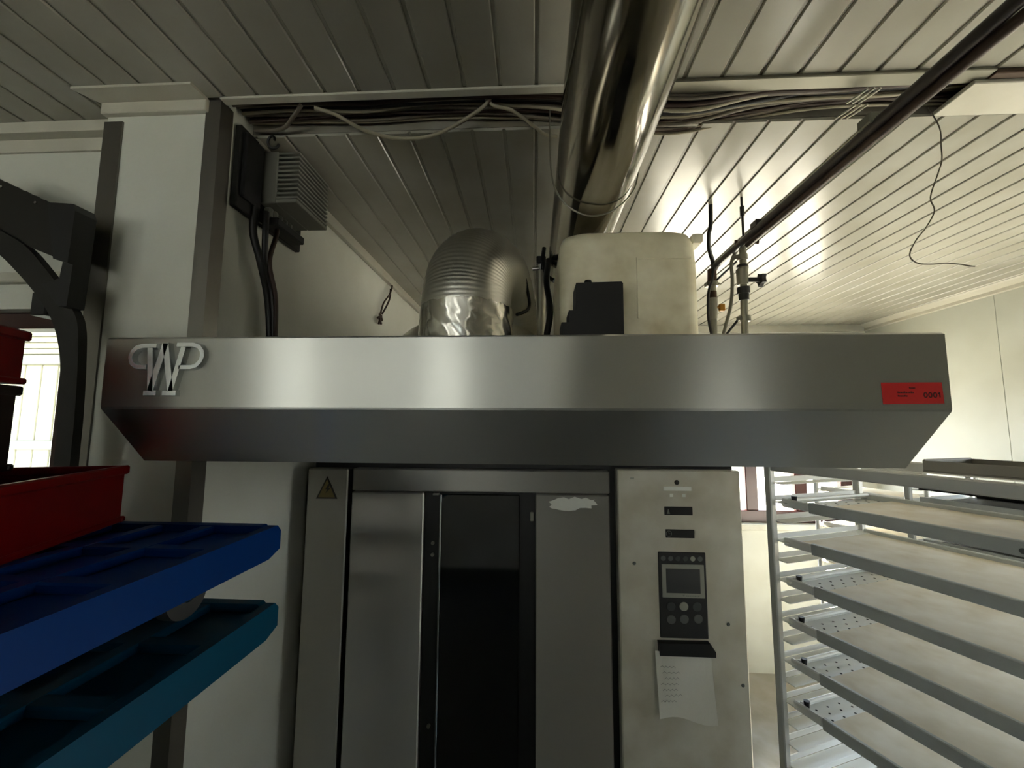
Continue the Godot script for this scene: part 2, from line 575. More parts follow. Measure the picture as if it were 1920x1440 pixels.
	wall_with_hole(st, 0.6, RIGHT + 0.15, 3.0, 3.15, 1.85, 2.45, 0.0, 1.6)
	part("wall_panel", st, mats.wall_paint, w)
	window("window_3", -3.095, -2.505, 1.505, 2.715, 3.07, [], 0.04, "narrow clear window behind the camera, leftmost")
	window("window_4", -2.375, -1.345, 1.505, 2.715, 3.07, [-1.85], 0.04, "wide milky window behind the camera", mats.milky_pane)
	window("window_6", -1.265, -0.745, 1.505, 2.715, 3.07, [], 0.04, "narrow clear window behind the camera between milky ones")
	window("window_7", -0.685, 0.235, 1.505, 2.715, 3.07, [], 0.04, "dim milky window behind the camera", mats.dim_pane)
	window("door_1", 1.855, 2.445, 0.005, 1.595, 3.07, [], 0.06, "glazed door behind the camera", mats.milky_pane)

func build_ceiling() -> void:
	var c := structure("ceiling", "ceiling of glossy cream plastic planks", "ceiling")
	var st := shape()
	box(st, Vector3(LEFT - 0.15, 3.14, 3.15), Vector3(RIGHT + 0.15, 3.29, -REAR - 0.15))
	part("slab", st, mats.slab, c)
	# plank: a board with rounded edges and a set-back tongue that makes the groove
	var pitch := 0.0961
	var meshes := []
	for z in [[3.0, -1.012, 0.0], [-1.147, -REAR, -0.022], [3.0, -1.11, 0.0]]:
		st = shape()
		var y0 := 0.0
		var prof := PackedVector2Array([Vector2(0.0045, y0 + 0.0055), Vector2(0.0045, y0 + 0.0025), Vector2(0.007, y0), Vector2(pitch - 0.007, y0), Vector2(pitch - 0.0045, y0 + 0.0025), Vector2(pitch - 0.0045, y0 + 0.0055), Vector2(pitch + 0.0045, y0 + 0.0055), Vector2(pitch + 0.0045, y0 + 0.009), Vector2(0.0045, y0 + 0.009)])
		prism(st, prof, z[0], z[1])
		meshes.append([st.commit(), z[2]])
	var k := -36
	while k * pitch + 0.007 < RIGHT - 0.02:
		var x := k * pitch + 0.007
		if x > LEFT - 0.05:
			own("plank", meshes[2 if x < -1.25 else 0][0], mats.plank, c, Vector3(x, EYE + TOP, 0))
		if x > -0.99:
			own("plank", meshes[1][0], mats.plank, c, Vector3(x, EYE + TOP + meshes[1][1], 0))
		k += 1
	# the cable recess across the room
	st = shape()
	box(st, Vector3(-0.87, 3.10, -1.0), Vector3(RIGHT, 3.14, -1.16))
	box(st, Vector3(-0.87, 2.912, -1.004), Vector3(RIGHT, 3.10, -1.011))
	box(st, Vector3(-0.87, 2.89, -1.149), Vector3(RIGHT, 3.10, -1.156))
	part("cable_recess", st, mats.slab, c)
	st = shape()
	cbox(st, Vector3(-0.868, 2.893, -1.008), Vector3(0.1, 2.9, -1.034), 0.002)
	part("edge_strip", st, mats.trim_white, c)
	st = shape()
	cbox(st, Vector3(0.1, 2.89, -1.006), Vector3(1.16, 2.9, -1.048), 0.002)
	part("edge_strip", st, mats.galvanised, c, "grey metal edge strip")
	st = shape()
	cbox(st, Vector3(1.16, 2.886, -1.012), Vector3(RIGHT, 2.9, -1.032), 0.002)
	part("edge_strip", st, mats.brass_dark, c, "dark brown edge strip")
	st = shape()
	cbox(st, Vector3(1.13, 2.878, -1.034), Vector3(RIGHT, 2.89, -1.15), 0.002)
	part("cover_board", st, mats.trim_white, c, "white board over the cable recess")
	# mouldings
	var y := EYE + TOP - 0.022
	var t := structure("trim_1", "pale moulding between ceiling and right wall", "trim")
	st = shape()
	prism(st, PackedVector2Array([Vector2(RIGHT, y), Vector2(RIGHT - 0.05, y), Vector2(RIGHT - 0.045, y - 0.008), Vector2(RIGHT - 0.012, y - 0.03), Vector2(RIGHT - 0.012, y - 0.05), Vector2(RIGHT, y - 0.055)]), -1.15, -REAR)
	part("moulding", st, mats.trim_white, t)
	t = structure("trim_2", "pale moulding between ceiling and rear wall", "trim")
	st = shape()
	box(st, Vector3(-0.87, y - 0.06, -REAR), Vector3(RIGHT - 0.02, y, -REAR + 0.02))
	part("moulding", st, mats.trim_white, t)
	t = structure("trim_3", "pale moulding above the left window wall", "trim")
	st = shape()
	box(st, Vector3(LEFT, 2.866, -1.114), Vector3(-1.206, 2.9, -1.075))
	box(st, Vector3(LEFT, 2.826, -1.114), Vector3(-1.206, 2.866, -1.106))
	part("moulding", st, mats.trim_white, t)
	t = structure("trim_4", "moulding along the side wall above the oven", "trim")
	st = shape()
	box(st, Vector3(-0.87, y - 0.045, -1.15), Vector3(-0.85, y, -REAR))
	part("moulding", st, mats.trim_white, t)

func build_outside() -> void:
	var t := thing("neighbouring_building", "pale boarded building front seen through the left window", "building", Vector3(-4.2, -0.12, -3.4))
	var st := shape()
	box(st, Vector3(-7.5, -0.12, -3.5), Vector3(-1.1, 4.4, -3.9))
	part("wall", st, mats.facade, t)
	for k in 16:
		st = shape()
		cbox(st, Vector3(-7.5, 2.62 + k * 0.055, -3.47), Vector3(-1.1, 2.668 + k * 0.055, -3.5), 0.004)
		part("siding_board", st, mats.facade, t)
	st = shape()
	cbox(st, Vector3(-7.5, 2.52, -3.40), Vector3(-1.1, 2.6, -3.5), 0.006)
	part("lintel", st, mats.facade_grey, t)
	for k in 40:
		st = shape()
		cbox(st, Vector3(-7.5 + k * 0.16, 0, -3.475), Vector3(-7.346 + k * 0.16, 2.52, -3.5), 0.006)
		part("upright_board", st, mats.facade, t)
	st = shape()
	cbox(st, Vector3(-7.5, 1.76, -3.43), Vector3(-1.1, 1.84, -3.475), 0.006)
	part("rail", st, mats.facade_grey, t)
	st = shape()
	box(st, Vector3(-7.5, 3.3, -1.75), Vector3(-1.1, 3.38, -3.5))
	part("porch_roof", st, mats.facade_grey, t)

	t = thing("yard_shed", "open roofed shed beyond the windows behind the camera", "shed", Vector3(-1.5, -0.12, 6.5))
	st = shape()
	box(st, Vector3(-6, -0.12, 6.6), Vector3(5, 4.2, 6.8))
	part("wall", st, mats.shed_wall, t)
	st = shape()
	box(st, Vector3(-6, 4.2, 4.5), Vector3(5, 4.3, 6.8))
	part("roof", st, mats.facade_grey, t)
	st = shape()
	box(st, Vector3(-6, -0.12, 3.2), Vector3(5, -0.08, 6.6))
	part("asphalt_floor", st, mats.asphalt, t)

# ------------------------------------------------------------------ oven and hood
func build_oven() -> void:
	var t := thing("rack_oven", "tall stainless steel rack oven under the long hood", "oven", Vector3(-0.055, 0, -2.2))
	var st := shape()
	box(st, V(-0.805, -1.9, 1.505), V(0.695, 0.16, 2.9))
	part("body", st, mats.black, t, "dark oven housing behind the front")
	st = shape()
	cbox(st, Vector3(-0.8, 0, -1.56), Vector3(0.69, 0.1, -2.85), 0.004)
	part("plinth", st, mats.black, t)
	st = shape()
	cbox(st, V(-0.81, -1.9, 1.46), V(-0.662, -0.16, 1.51), 0.004)
	var lp := part("side_panel", st, mats.brushed_oven, t, "narrow grey steel panel with a warning sign")
	# warning sign: a triangle with a bolt
	st = shape()
	prism(st, PackedVector2Array([Vector2(-0.737, 1.814), Vector2(-0.697, 1.735), Vector2(-0.775, 1.735)]), -1.46, -1.4588)
	part("warning_sign", st, mats.sign_black, lp, "small triangular electric warning sign")
	st = shape()
	prism(st, PackedVector2Array([Vector2(-0.737, 1.803), Vector2(-0.7055, 1.740), Vector2(-0.7665, 1.740)]), -1.46, -1.4583)
	part("sign_field", st, mats.sign_yellow, lp)
	st = shape()
	prism(st, PackedVector2Array([Vector2(-0.731, 1.787), Vector2(-0.742, 1.768), Vector2(-0.735, 1.768), Vector2(-0.741, 1.754), Vector2(-0.723, 1.772), Vector2(-0.731, 1.772), Vector2(-0.725, 1.787)]), -1.46, -1.4578)
	part("sign_bolt", st, mats.sign_black, lp)
	st = shape()
	cbox(st, V(-0.647, -0.236, 1.462), V(0.262, -0.158, 1.51), 0.004)
	part("top_rail", st, mats.brushed_oven, t)
	# door: two wide stiles and a tall dark window between them
	st = shape()
	cbox(st, V(-0.65, -1.88, 1.468), V(-0.388, -0.241, 1.508), 0.004)
	var door := part("door", st, mats.brushed_oven, t, "oven door with a tall dark glass window")
	st = shape()
	cbox(st, V(0.006, -1.88, 1.468), V(0.262, -0.241, 1.508), 0.004)
	part("stile", st, mats.brushed_oven, door)
	st = shape()
	box(st, V(-0.388, -1.88, 1.492), V(0.006, -0.241, 1.508))
	part("recess", st, mats.black, door)
	st = shape()
	cbox(st, V(-0.326, -1.84, 1.478), V(-0.05, -0.247, 1.492), 0.002)
	part("window_glass", st, mats.oven_glass, door, "tall dark glass")
	st = shape()
	cbox(st, V(-0.333, -1.84, 1.474), V(-0.326, -0.247, 1.492), 0.0015)
	part("glass_edge", st, mats.chrome, door)
	st = shape()
	cbox(st, V(-0.36, -0.252, 1.476), V(-0.336, -0.242, 1.492), 0.002)
	part("latch_plate", st, mats.angle_steel, door)
	for h in [-0.418, -0.458, -1.02]:
		st = shape()
		rod(st, V(-0.357, h, 1.484), V(-0.357, h, 1.493), 0.006)
		part("bolt", st, mats.angle_steel, door)
	st = shape()
	cbox(st, V(-0.012, -0.335, 1.476), V(0.0, -0.305, 1.492), 0.002)
	part("catch", st, mats.screen_frame, door)
	st = shape()   # a wiped patch of flour paste with ragged edges
	var blob := PackedVector2Array()
	var rng := RandomNumberGenerator.new()
	rng.seed = 5
	for k in 26:
		var a := TAU * k / 26
		blob.append(Vector2(0.133 + cos(a) * 0.088 * (0.8 + 0.25 * rng.randf()), 1.727 + sin(a) * 0.024 * (0.6 + 0.7 * rng.randf()) + cos(a) * 0.006))
	prism(st, blob, -1.468, -1.4676)
	part("flour_smear", st, mats.print_pale, door, "whitish smear near the top of the door")
	# control cabinet
	st = shape()
	cbox(st, V(0.288, -1.9, 1.46), V(0.70, -0.152, 1.51), 0.004)
	var cp := part("control_panel", st, mats.oven_grey, t, "grey control panel with displays and buttons")
	var z := -1.46
	st = shape()
	rod(st, Vector3(0.489, 1.807, z), Vector3(0.489, 1.807, z + 0.004), 0.0085, 0.007)
	part("indicator_lamp", st, mats.sign_black, cp)
	st = shape()   # two worn rows of pale print
	cbox(st, Vector3(0.443, 1.779, z), Vector3(0.537, 1.793, z + 0.0008), 0.0003)
	box(st, Vector3(0.464, 1.758, z), Vector3(0.475, 1.769, z + 0.0008))
	box(st, Vector3(0.505, 1.758, z), Vector3(0.517, 1.769, z + 0.0008))
	part("worn_print", st, mats.print_pale, cp)
	for d in [[0.444, 0.538, 1.698, 1.726], [0.446, 0.541, 1.623, 1.651]]:
		st = shape()
		cbox(st, Vector3(d[0], d[2], z - 0.002), Vector3(d[1], d[3], z + 0.002), 0.001)
		part("display", st, mats.black_plastic, cp)
	st = shape()   # thermometer and clock signs beside the displays
	prism(st, PackedVector2Array([Vector2(0.452, 1.702), Vector2(0.462, 1.702), Vector2(0.458, 1.718), Vector2(0.456, 1.718)]), z + 0.002, z + 0.0024)
	part("thermometer_sign", st, mats.print_grey, cp)
	st = shape()
	var clock := []
	for k in 17:
		clock.append(Vector2(0.4565 + cos(TAU * k / 16) * 0.009, 1.637 + sin(TAU * k / 16) * 0.009))
	stroke(st, clock, 0.0016, Transform3D(Basis.IDENTITY, Vector3(0, 0, z + 0.002)), 0.0004, 0.0002)
	stroke(st, [Vector2(0.4565, 1.643), Vector2(0.4565, 1.637), Vector2(0.461, 1.637)], 0.0016, Transform3D(Basis.IDENTITY, Vector3(0, 0, z + 0.002)), 0.0004, 0.0002)
	part("clock_sign", st, mats.print_grey, cp)
	# controller
	st = shape()
	cbox(st, Vector3(0.418, 1.303, z - 0.002), Vector3(0.574, 1.577, z + 0.004), 0.002)
	part("controller", st, mats.panel_dark, cp, "dark controller with round keys")
	var zf := z + 0.004
	st = shape()
	cbox(st, Vector3(0.428, 1.432, zf - 0.001), Vector3(0.566, 1.539, zf + 0.003), 0.001)
	part("screen_frame", st, mats.screen_frame, cp)
	st = shape()
	box(st, Vector3(0.441, 1.447, zf), Vector3(0.552, 1.525, zf + 0.0034))
	part("screen", st, mats.screen_glass, cp, "grey unlit screen")
	st = shape()   # faint maker's print below the screen: a mark and a row of letters
	prism(st, PackedVector2Array([Vector2(0.493, 1.442), Vector2(0.497, 1.436), Vector2(0.5, 1.442)]), zf + 0.003, zf + 0.0034)
	for k in 8:
		box(st, Vector3(0.505 + k * 0.0055, 1.437, zf + 0.003), Vector3(0.509 + k * 0.0055, 1.4405, zf + 0.0034))
	part("screen_print", st, mats.print_grey, cp)
	for k in 6:
		st = shape()
		var bx := 0.4345 + k * 0.0242
		rod(st, Vector3(bx, 1.557, zf), Vector3(bx, 1.557, zf + 0.002), 0.0085, 0.0078, 16)
		part("key", st, [mats.panel_button, mats.panel_button, mats.panel_button_dim, mats.panel_button_dim, mats.panel_button_pale, mats.panel_button][k], cp)
	for b in [[0.455, 1.403, 0], [0.497, 1.404, 2], [0.54, 1.404, 0], [0.455, 1.362, 1], [0.497, 1.364, 1], [0.542, 1.366, 1]]:
		st = shape()
		rod(st, Vector3(b[0], b[1], zf), Vector3(b[0], b[1], zf + 0.0025), 0.0145, 0.0135, 20)
		part("key", st, [mats.panel_button_dim, mats.panel_button, mats.panel_button_pale][b[2]], cp)
	st = shape()
	prism(st, PackedVector2Array([Vector2(0.408, 1.295), Vector2(0.572, 1.297), Vector2(0.588, 1.272), Vector2(0.588, 1.256), Vector2(0.41, 1.256)]), z, z + 0.022)
	part("clip_bar", st, mats.black_plastic, cp, "black clip bar holding the note")
	for s in [[0.339, 1.537], [0.64, 1.35], [0.678, 1.163]]:
		st = shape()
		rod(st, Vector3(s[0], s[1], z), Vector3(s[0], s[1], z + 0.003), 0.006, 0.004)
		part("screw", st, mats.panel_button, cp)
	st = shape()   # a faint maker's mark at the upper left
	box(st, Vector3(0.332, 1.816, z), Vector3(0.345, 1.822, z + 0.0005))
	part("stamped_mark", st, mats.panel_button_pale, cp)

	# note
	var note := thing("paper_note", "crumpled handwritten paper note hanging below the controller", "note", Vector3(0.49, 1.06, -1.447))
	st = shape()
	var cols := 9
	var rows := 9
	var at := func(i: int, j: int) -> Vector3:
		var u := float(i) / cols
		var v := float(j) / rows
		var left := lerpf(0.396, 0.404, v)
		var right := lerpf(0.577, 0.583, v)
		var low := 1.063 + 0.008 * sin(u * 6.0) - 0.004 * u
		return Vector3(lerpf(left, right, u), lerpf(1.268, low, v), -1.446 + 0.006 * sin(u * 5.0 + v * 2.0) + 0.012 * v * v * u)
	for j in rows:
		for i in cols:
			var q := [at.call(i, j), at.call(i, j + 1), at.call(i + 1, j + 1), at.call(i + 1, j)]
			var n: Vector3 = (q[3] - q[0]).cross(q[0] - q[1]).normalized()
			flat(st, q, n if n.z > 0 else -n)
	part("sheet", st, mats.paper, note)
	st = shape()   # pencil lines
	for k in 7:
		var x0 := 0.41 + 0.006 * (k % 3)
		var pts := []
		for i in 9:
			var x := x0 + i * (0.006 + 0.0012 * (k % 2))
			var u := (x - 0.4) / 0.18
			var v := 0.22 + k * 0.085
			pts.append(Vector3(x, lerpf(1.268, 1.063, v) + 0.0025 * (1 if i % 2 else -1), -1.446 + 0.006 * sin(u * 5.0 + v * 2.0) + 0.012 * v * v * u + 0.0012))
		tube(st, pts, 0.0005, 4)
	part("pencil_lines", st, mats.pencil, note)

func build_hood() -> void:
	var t := thing("extractor_hood", "long brushed steel hood with raised emblem and red sticker", "hood", V(-0.055, -0.08, 1.1))
	var st := shape()
	# cross-section in depth and height, drawn out along x
	var x0 := -0.834
	var x1 := 0.7225
	var prof := [Vector2(0.757, 0.1675), Vector2(0.75, 0.163), Vector2(0.75, 0.031), Vector2(0.7515, 0.0265), Vector2(0.851, -0.0805), Vector2(0.862, -0.0805), Vector2(1.456, -0.0805), Vector2(1.456, 0.1675)]
	var c := V(-0.055, 0.05, 1.1)
	for i in prof.size():
		var a: Vector2 = prof[i]
		var b: Vector2 = prof[(i + 1) % prof.size()]
		var e := b - a
		away(st, [V(x0, a.y, a.x), V(x0, b.y, b.x), V(x1, b.y, b.x), V(x1, a.y, a.x)], c)
	for x in [x0, x1]:
		var ring := []
		for q in prof:
			ring.append(V(x, q.y, q.x))
		flat(st, ring, Vector3(signf(x - c.x), 0, 0))
	part("casing", st, mats.brushed, t)
	# emblem: a W whose outer strokes are two P turned away from each other
	st = shape()
	var s := 0.000113
	var o := V(-0.8126, 0.1815, 0.75)
	var tr := Transform3D(Basis(Vector3(s, 0, 0), Vector3(0, s, 0), Vector3(0, 0, 1)), o)
	var y := func(p: Array) -> Array:
		var r := []
		for q in p:
			r.append(Vector2(q[0], -q[1]))
		return r
	for k in [[[[690, 330], [755, 1070]], 125], [[[750, 1070], [955, 260]], 135], [[[955, 260], [1110, 1070]], 135], [[[1110, 1070], [1280, 320]], 120], [[[640, 1105], [860, 1105]], 110], [[[970, 1105], [1210, 1105]], 110],
			[[[800, 300], [560, 300], [450, 330], [370, 410], [345, 500], [380, 600], [470, 660], [650, 665]], 105], [[[1160, 285], [1450, 285], [1550, 320], [1612, 400], [1620, 490], [1590, 570], [1520, 640], [1430, 668], [1220, 668]], 100]]:
		stroke(st, y.call(k[0]), k[1], tr, 0.010, 34)
	part("emblem", st, mats.emblem_metal, t, "raised chrome emblem of joined letters W and P")
	# inventory sticker
	st = shape()
	prism(st, PackedVector2Array([Vector2(0.608, 2.077), Vector2(0.709, 2.0775), Vector2(0.7103, 2.0405), Vector2(0.6087, 2.039)]), -0.75, -0.7494)
	var k2 := part("sticker", st, mats.sticker, t, "red inventory sticker numbered 0001")
	st = shape()   # illegible small print
	for r in [[0.654, 0.663, 2.0675, 0.0022], [0.634, 0.660, 2.0595, 0.0024], [0.634, 0.650, 2.0535, 0.0024]]:
		var x: float = r[0]
		var n := 0
		while x < r[1]:
			var wd := 0.0016 + 0.0006 * (n % 3)
			box(st, Vector3(x, r[2] - r[3] / 2, -0.7494), Vector3(x + wd, r[2] + r[3] * (0.5 if n % 4 else 0.75), -0.7491))
			x += wd + 0.0006
			n += 1
	part("small_print", st, mats.sticker_ink, k2)
	st = shape()   # the number 0001
	for k in 4:
		var digit := []
		var cx := 0.6803 + k * 0.0079
		if k < 3:
			for i in 17:
				digit.append(Vector2(cx + 0.0026 * cos(TAU * i / 16), 2.0553 + 0.0042 * sin(TAU * i / 16)))
		else:
			digit = [Vector2(cx - 0.0003, 2.0598), Vector2(cx - 0.0001, 2.0510)]
			stroke(st, [Vector2(cx - 0.003, 2.0575), Vector2(cx, 2.0594)], 0.0019, Transform3D(Basis.IDENTITY, Vector3(0, 0, -0.7494)), 0.0003, 0.0001)
		stroke(st, digit, 0.0019, Transform3D(Basis.IDENTITY, Vector3(0, 0, -0.7494)), 0.0003, 0.0001)
	part("number", st, mats.sticker_ink, k2)

# ------------------------------------------------------------------ on and above the hood
func build_above() -> void:
	var top := EYE + 0.168
	# extraction duct of spiral aluminium
	var t := thing("extraction_duct", "spiral aluminium duct elbow with a foil collar on the hood", "duct", Vector3(-0.15, top, -1.1))
	var path := smooth([V(-0.168, 0.168, 1.0), V(-0.168, 0.24, 1.0), V(-0.168, 0.31, 1.003), V(-0.163, 0.37, 1.025), V(-0.150, 0.415, 1.08), V(-0.132, 0.43, 1.15), V(-0.115, 0.405, 1.22), V(-0.105, 0.35, 1.27), V(-0.10, 0.26, 1.295), V(-0.10, 0.168, 1.30)], 38)
	var st := shape()
	ribbed_tube(st, path, 0.1115, 40, 0.0006)
	part("elbow", st, mats.duct, t)
	st = shape()
	var rng := RandomNumberGenerator.new()
	rng.seed = 12
	var rings := []
	for i in 9:
		var ring := PackedVector3Array()
		for j in 56:
			var a := TAU * j / 56
			var r := 0.1155 + rng.randf_range(-0.0016, 0.0022)
			ring.append(V(-0.168 + cos(a) * r, 0.17 + i * 0.0142 + rng.randf_range(-0.003, 0.003), 1.0 - sin(a) * r))
		rings.append(ring)
	grid(st, rings, false)
	part("foil_tape", st, mats.foil, t, "crumpled shiny foil tape")
	st = shape()
	rings = []
	for i in 9:
		var a := PI / 2 * i / 8.5
		rings.append(circle(V(-0.2, 0.168 + 0.175 * sin(a), 1.27), Vector3(0.262 * cos(a), 0, 0), Vector3(0, 0, 0.2 * cos(a)), 40))
	grid(st, rings)
	part("fan_housing", st, mats.duct, t, "low rounded metal fan housing")
	st = shape()
	tube(st, smooth([V(-0.03, 0.44, 1.12), V(-0.018, 0.39, 1.16), V(-0.012, 0.35, 1.17), V(-0.02, 0.32, 1.13), V(-0.045, 0.295, 1.08)], 6), 0.0045, 8)
	part("lead", st, mats.cable_black, t)
	# plastic tank
	t = thing("water_tank", "translucent cream plastic tank on top of the oven", "tank", Vector3(0.27, top, -1.35))
	st = shape()
	rings = []
	for L in [[0.0, 0.012, 0.03], [0.012, 0.0, 0.035], [0.30, 0.0, 0.04], [0.36, 0.002, 0.045], [0.385, 0.010, 0.05], [0.397, 0.026, 0.06], [0.402, 0.06, 0.07]]:
		rings.append(rounded_ring(Vector3(0.2725, top + L[0], -1.35), 0.1975 - L[1], 0.2 - L[1], L[2], 7))
	grid(st, rings)
	part("body", st, mats.tank, t)
	st = shape()
	rings = []
	for L in [[0.402, 0.09], [0.416, 0.09], [0.418, 0.085]]:
		rings.append(circle(Vector3(0.29, top + L[0], -1.33), Vector3(L[1], 0, 0), Vector3(0, 0, L[1]), 28))
	grid(st, rings)
	part("lid", st, mats.tank, t)
	st = shape()   # moulded frame on the front
	var zz := -1.149
	stroke(st, [Vector2(0.295, 2.30), Vector2(0.295, 2.475), Vector2(0.445, 2.475)], 0.006, Transform3D(Basis.IDENTITY, Vector3(0, 0, zz - 0.001)), 0.003, 0.002)
	part("moulded_rib", st, mats.tank, t)
	st = shape()
	cbox(st, V(0.455, 0.525, 1.16), V(0.488, 0.552, 1.22), 0.005)
	part("handle", st, mats.tank, t)
	# black stepped switch box in front of the tank
	t = thing("switch_box", "black stepped switch box in front of the plastic tank", "box", Vector3(0.17, top, -1.08))
	st = shape()
	prism(st, PackedVector2Array([Vector2(0.234, top), Vector2(0.234, 2.372), Vector2(0.230, 2.376), Vector2(0.112, 2.374), Vector2(0.110, 2.300), Vector2(0.092, 2.300), Vector2(0.092, 2.268), Vector2(0.073, 2.268), Vector2(0.073, top)]), -1.14, -1.06)
	part("housing", st, mats.black_plastic, t)
	st = shape()
	rod(st, V(0.147, 0.374, 1.09), V(0.147, 0.384, 1.09), 0.008, 0.007)
	rod(st, V(0.147, 0.384, 1.09), V(0.147, 0.390, 1.09), 0.0105, 0.009)
	part("knob", st, mats.black_plastic, t)
	# upright conduit with fitting, between duct and tank
	t = thing("oven_drain_pipe", "thin upright pipe with black fitting between duct and tank", "pipe", V(0.03, 0.168, 1.72))
	st = shape()
	rod(st, V(0.03, 0.168, 1.72), V(0.03, 0.66, 1.72), 0.02)
	part("pipe", st, mats.galvanised, t)
	st = shape()
	rod(st, V(0.03, 0.655, 1.72), V(0.03, 0.69, 1.72), 0.012)
	rod(st, V(-0.005, 0.672, 1.72), V(0.05, 0.672, 1.72), 0.009)
	part("fitting", st, mats.chrome, t)
	st = shape()
	cbox(st, V(0.012, 0.69, 1.70), V(0.052, 0.722, 1.74), 0.004)
	tube(st, smooth([V(0.045, 0.76, 1.71), V(0.04, 0.70, 1.70), V(0.055, 0.62, 1.66), V(0.085, 0.58, 1.62)], 6), 0.009, 8)
	part("black_hose", st, mats.cable_black, t)
	st = shape()
	tube(st, smooth([V(0.055, 0.168, 1.5), V(0.045, 0.3, 1.5), V(0.062, 0.42, 1.5), V(0.05, 0.55, 1.55), V(0.06, 0.66, 1.6)], 6), 0.012, 8)
	part("dark_lead", st, mats.cable_black, t)

func rounded_ring(c: Vector3, hx: float, hz: float, r: float, n: int) -> PackedVector3Array:
	var ring := PackedVector3Array()
	for q in 4:
		var sx := 1 if q == 0 or q == 3 else -1
		var sz := 1 if q < 2 else -1
		for k in n:
			var a := PI / 2 * (q + float(k) / (n - 1))
			ring.append(c + Vector3(sx * (hx - r) + cos(a) * r, 0, sz * (hz - r) + sin(a) * r))
	return ring

func build_pipes() -> void:
	# flue
	var t := thing("flue_pipe", "thick polished steel flue pipe running below the ceiling", "pipe", V(0.173, 0.706, 1.5))
	var st := shape()
	var rings := []
	for d in [-2.4, 0.0, 1.9, 1.905]:
		rings.append(circle(V(0.173, 0.706, d), Vector3(0.11, 0, 0), Vector3(0, 0.11, 0), 64))
	grid(st, rings)
	part("pipe_length", st, mats.flue, t)
	st = shape()
	grid(st, [circle(V(0.173, 0.706, 1.9), Vector3(0.107, 0, 0), Vector3(0, 0.107, 0), 64), circle(V(0.173, 0.706, REAR + 0.02), Vector3(0.107, 0, 0), Vector3(0, 0.107, 0), 64)])
	part("pipe_length", st, mats.flue, t)
	# wire hanger
	t = thing("wire_hanger", "loose wire loop hanging round the flue pipe", "hanger", V(0.165, 0.56, 1.1))
	st = shape()
	tube(st, smooth([V(0.046, 0.9, 1.10), V(0.046, 0.78, 1.10), V(0.049, 0.715, 1.1), V(0.061, 0.66, 1.1), V(0.096, 0.608, 1.1), V(0.155, 0.579, 1.1), V(0.221, 0.594, 1.1), V(0.273, 0.644, 1.1), V(0.291, 0.70, 1.1), V(0.294, 0.79, 1.10), V(0.294, 0.9, 1.1)], 6), 0.0026, 6)
	part("wire", st, mats.galvanised, t)
	# two supply pipes along the room
	var riser_x := 0.785
	t = thing("grey_supply_pipe", "dark grey supply pipe running below the right ceiling", "pipe", V(0.78, 0.69, 0.8))
	st = shape()
	tube(st, [V(0.79, 0.69, -1.5), V(0.785, 0.69, 0.6), V(0.78, 0.685, 1.70), V(0.775, 0.68, 1.735), V(0.765, 0.655, 1.75)], 0.0135, 14)
	part("pipe_length", st, mats.conduit_grey, t)
	for c in [[0.5, 0.02], [0.93, 0.022], [1.42, 0.018]]:
		st = shape()
		cbox(st, V(0.785 - c[1], 0.69, c[0] - 0.02), V(0.785 + c[1] * 0.7, 0.715, c[0] + 0.02), 0.003)
		part("pipe_clip", st, mats.inverter_grey if c[0] < 1.2 else mats.conduit_grey, t)
	t = thing("brown_supply_pipe", "brown supply pipe beside the dark grey one", "pipe", V(0.8, 0.66, 0.8))
	st = shape()
	tube(st, [V(0.835, 0.672, -1.5), V(0.825, 0.672, 0.3), V(0.80, 0.672, 0.7), V(0.792, 0.668, 0.95), V(0.788, 0.665, 1.50)], 0.011, 14)
	part("pipe_length", st, mats.conduit_brown, t)
	st = shape()
	tube(st, [V(0.855, 0.69, -1.5), V(0.845, 0.69, 0.35), V(0.815, 0.69, 0.72), V(0.806, 0.688, 0.95), V(0.80, 0.686, 1.50)], 0.008, 12)
	part("thin_line", st, mats.galvanised, t)
	# riser with a star knob
	t = thing("valve_riser", "galvanised riser with a black star knob valve", "valve", V(0.79, 0.168, 1.55))
	st = shape()
	rod(st, V(0.80, 0.878, 1.55), V(0.80, 0.69, 1.55), 0.0045)
	rod(st, V(0.80, 0.84, 1.55), V(0.80, 0.80, 1.55), 0.008)
	part("hanger_rod", st, mats.cable_black, t)
	st = shape()
	tube(st, [V(0.795, 0.69, 1.55), V(0.793, 0.6, 1.55), V(0.788, 0.4, 1.55), V(0.784, 0.22, 1.55), V(0.77, 0.19, 1.55), V(0.68, 0.185, 1.55), V(0.66, 0.185, 1.55)], 0.0125, 14)
	part("pipe_length", st, mats.galvanised, t)
	st = shape()
	rod(st, V(0.793, 0.605, 1.55), V(0.793, 0.59, 1.55), 0.018)
	rod(st, V(0.788, 0.59, 1.55), V(0.788, 0.53, 1.55), 0.021, 0.019)
	part("valve_body", st, mats.galvanised, t)
	st = shape()
	rod(st, V(0.79, 0.607, 1.55), V(0.79, 0.598, 1.55), 0.0195)
	part("collar", st, mats.cable_black, t)
	st = shape()
	rod(st, V(0.79, 0.52, 1.55), V(0.79, 0.495, 1.55), 0.022)
	rod(st, V(0.79, 0.495, 1.55), V(0.79, 0.47, 1.55), 0.018)
	part("union_nut", st, mats.cable_black, t)
	st = shape()
	rod(st, V(0.805, 0.55, 1.55), V(0.85, 0.548, 1.545), 0.009)
	var star := PackedVector2Array()
	for k in 10:
		var a := TAU * k / 10
		var r := 0.027 if k % 2 == 0 else 0.018
		star.append(Vector2(cos(a) * r, sin(a) * r))
	prism(st, star, 0.847, 0.862, Transform3D(Basis(Vector3(0, 0, -1), Vector3(0, 1, 0), Vector3(1, 0, 0)), V(0, 0.548, 1.545)))
	part("star_knob", st, mats.black_plastic, t)
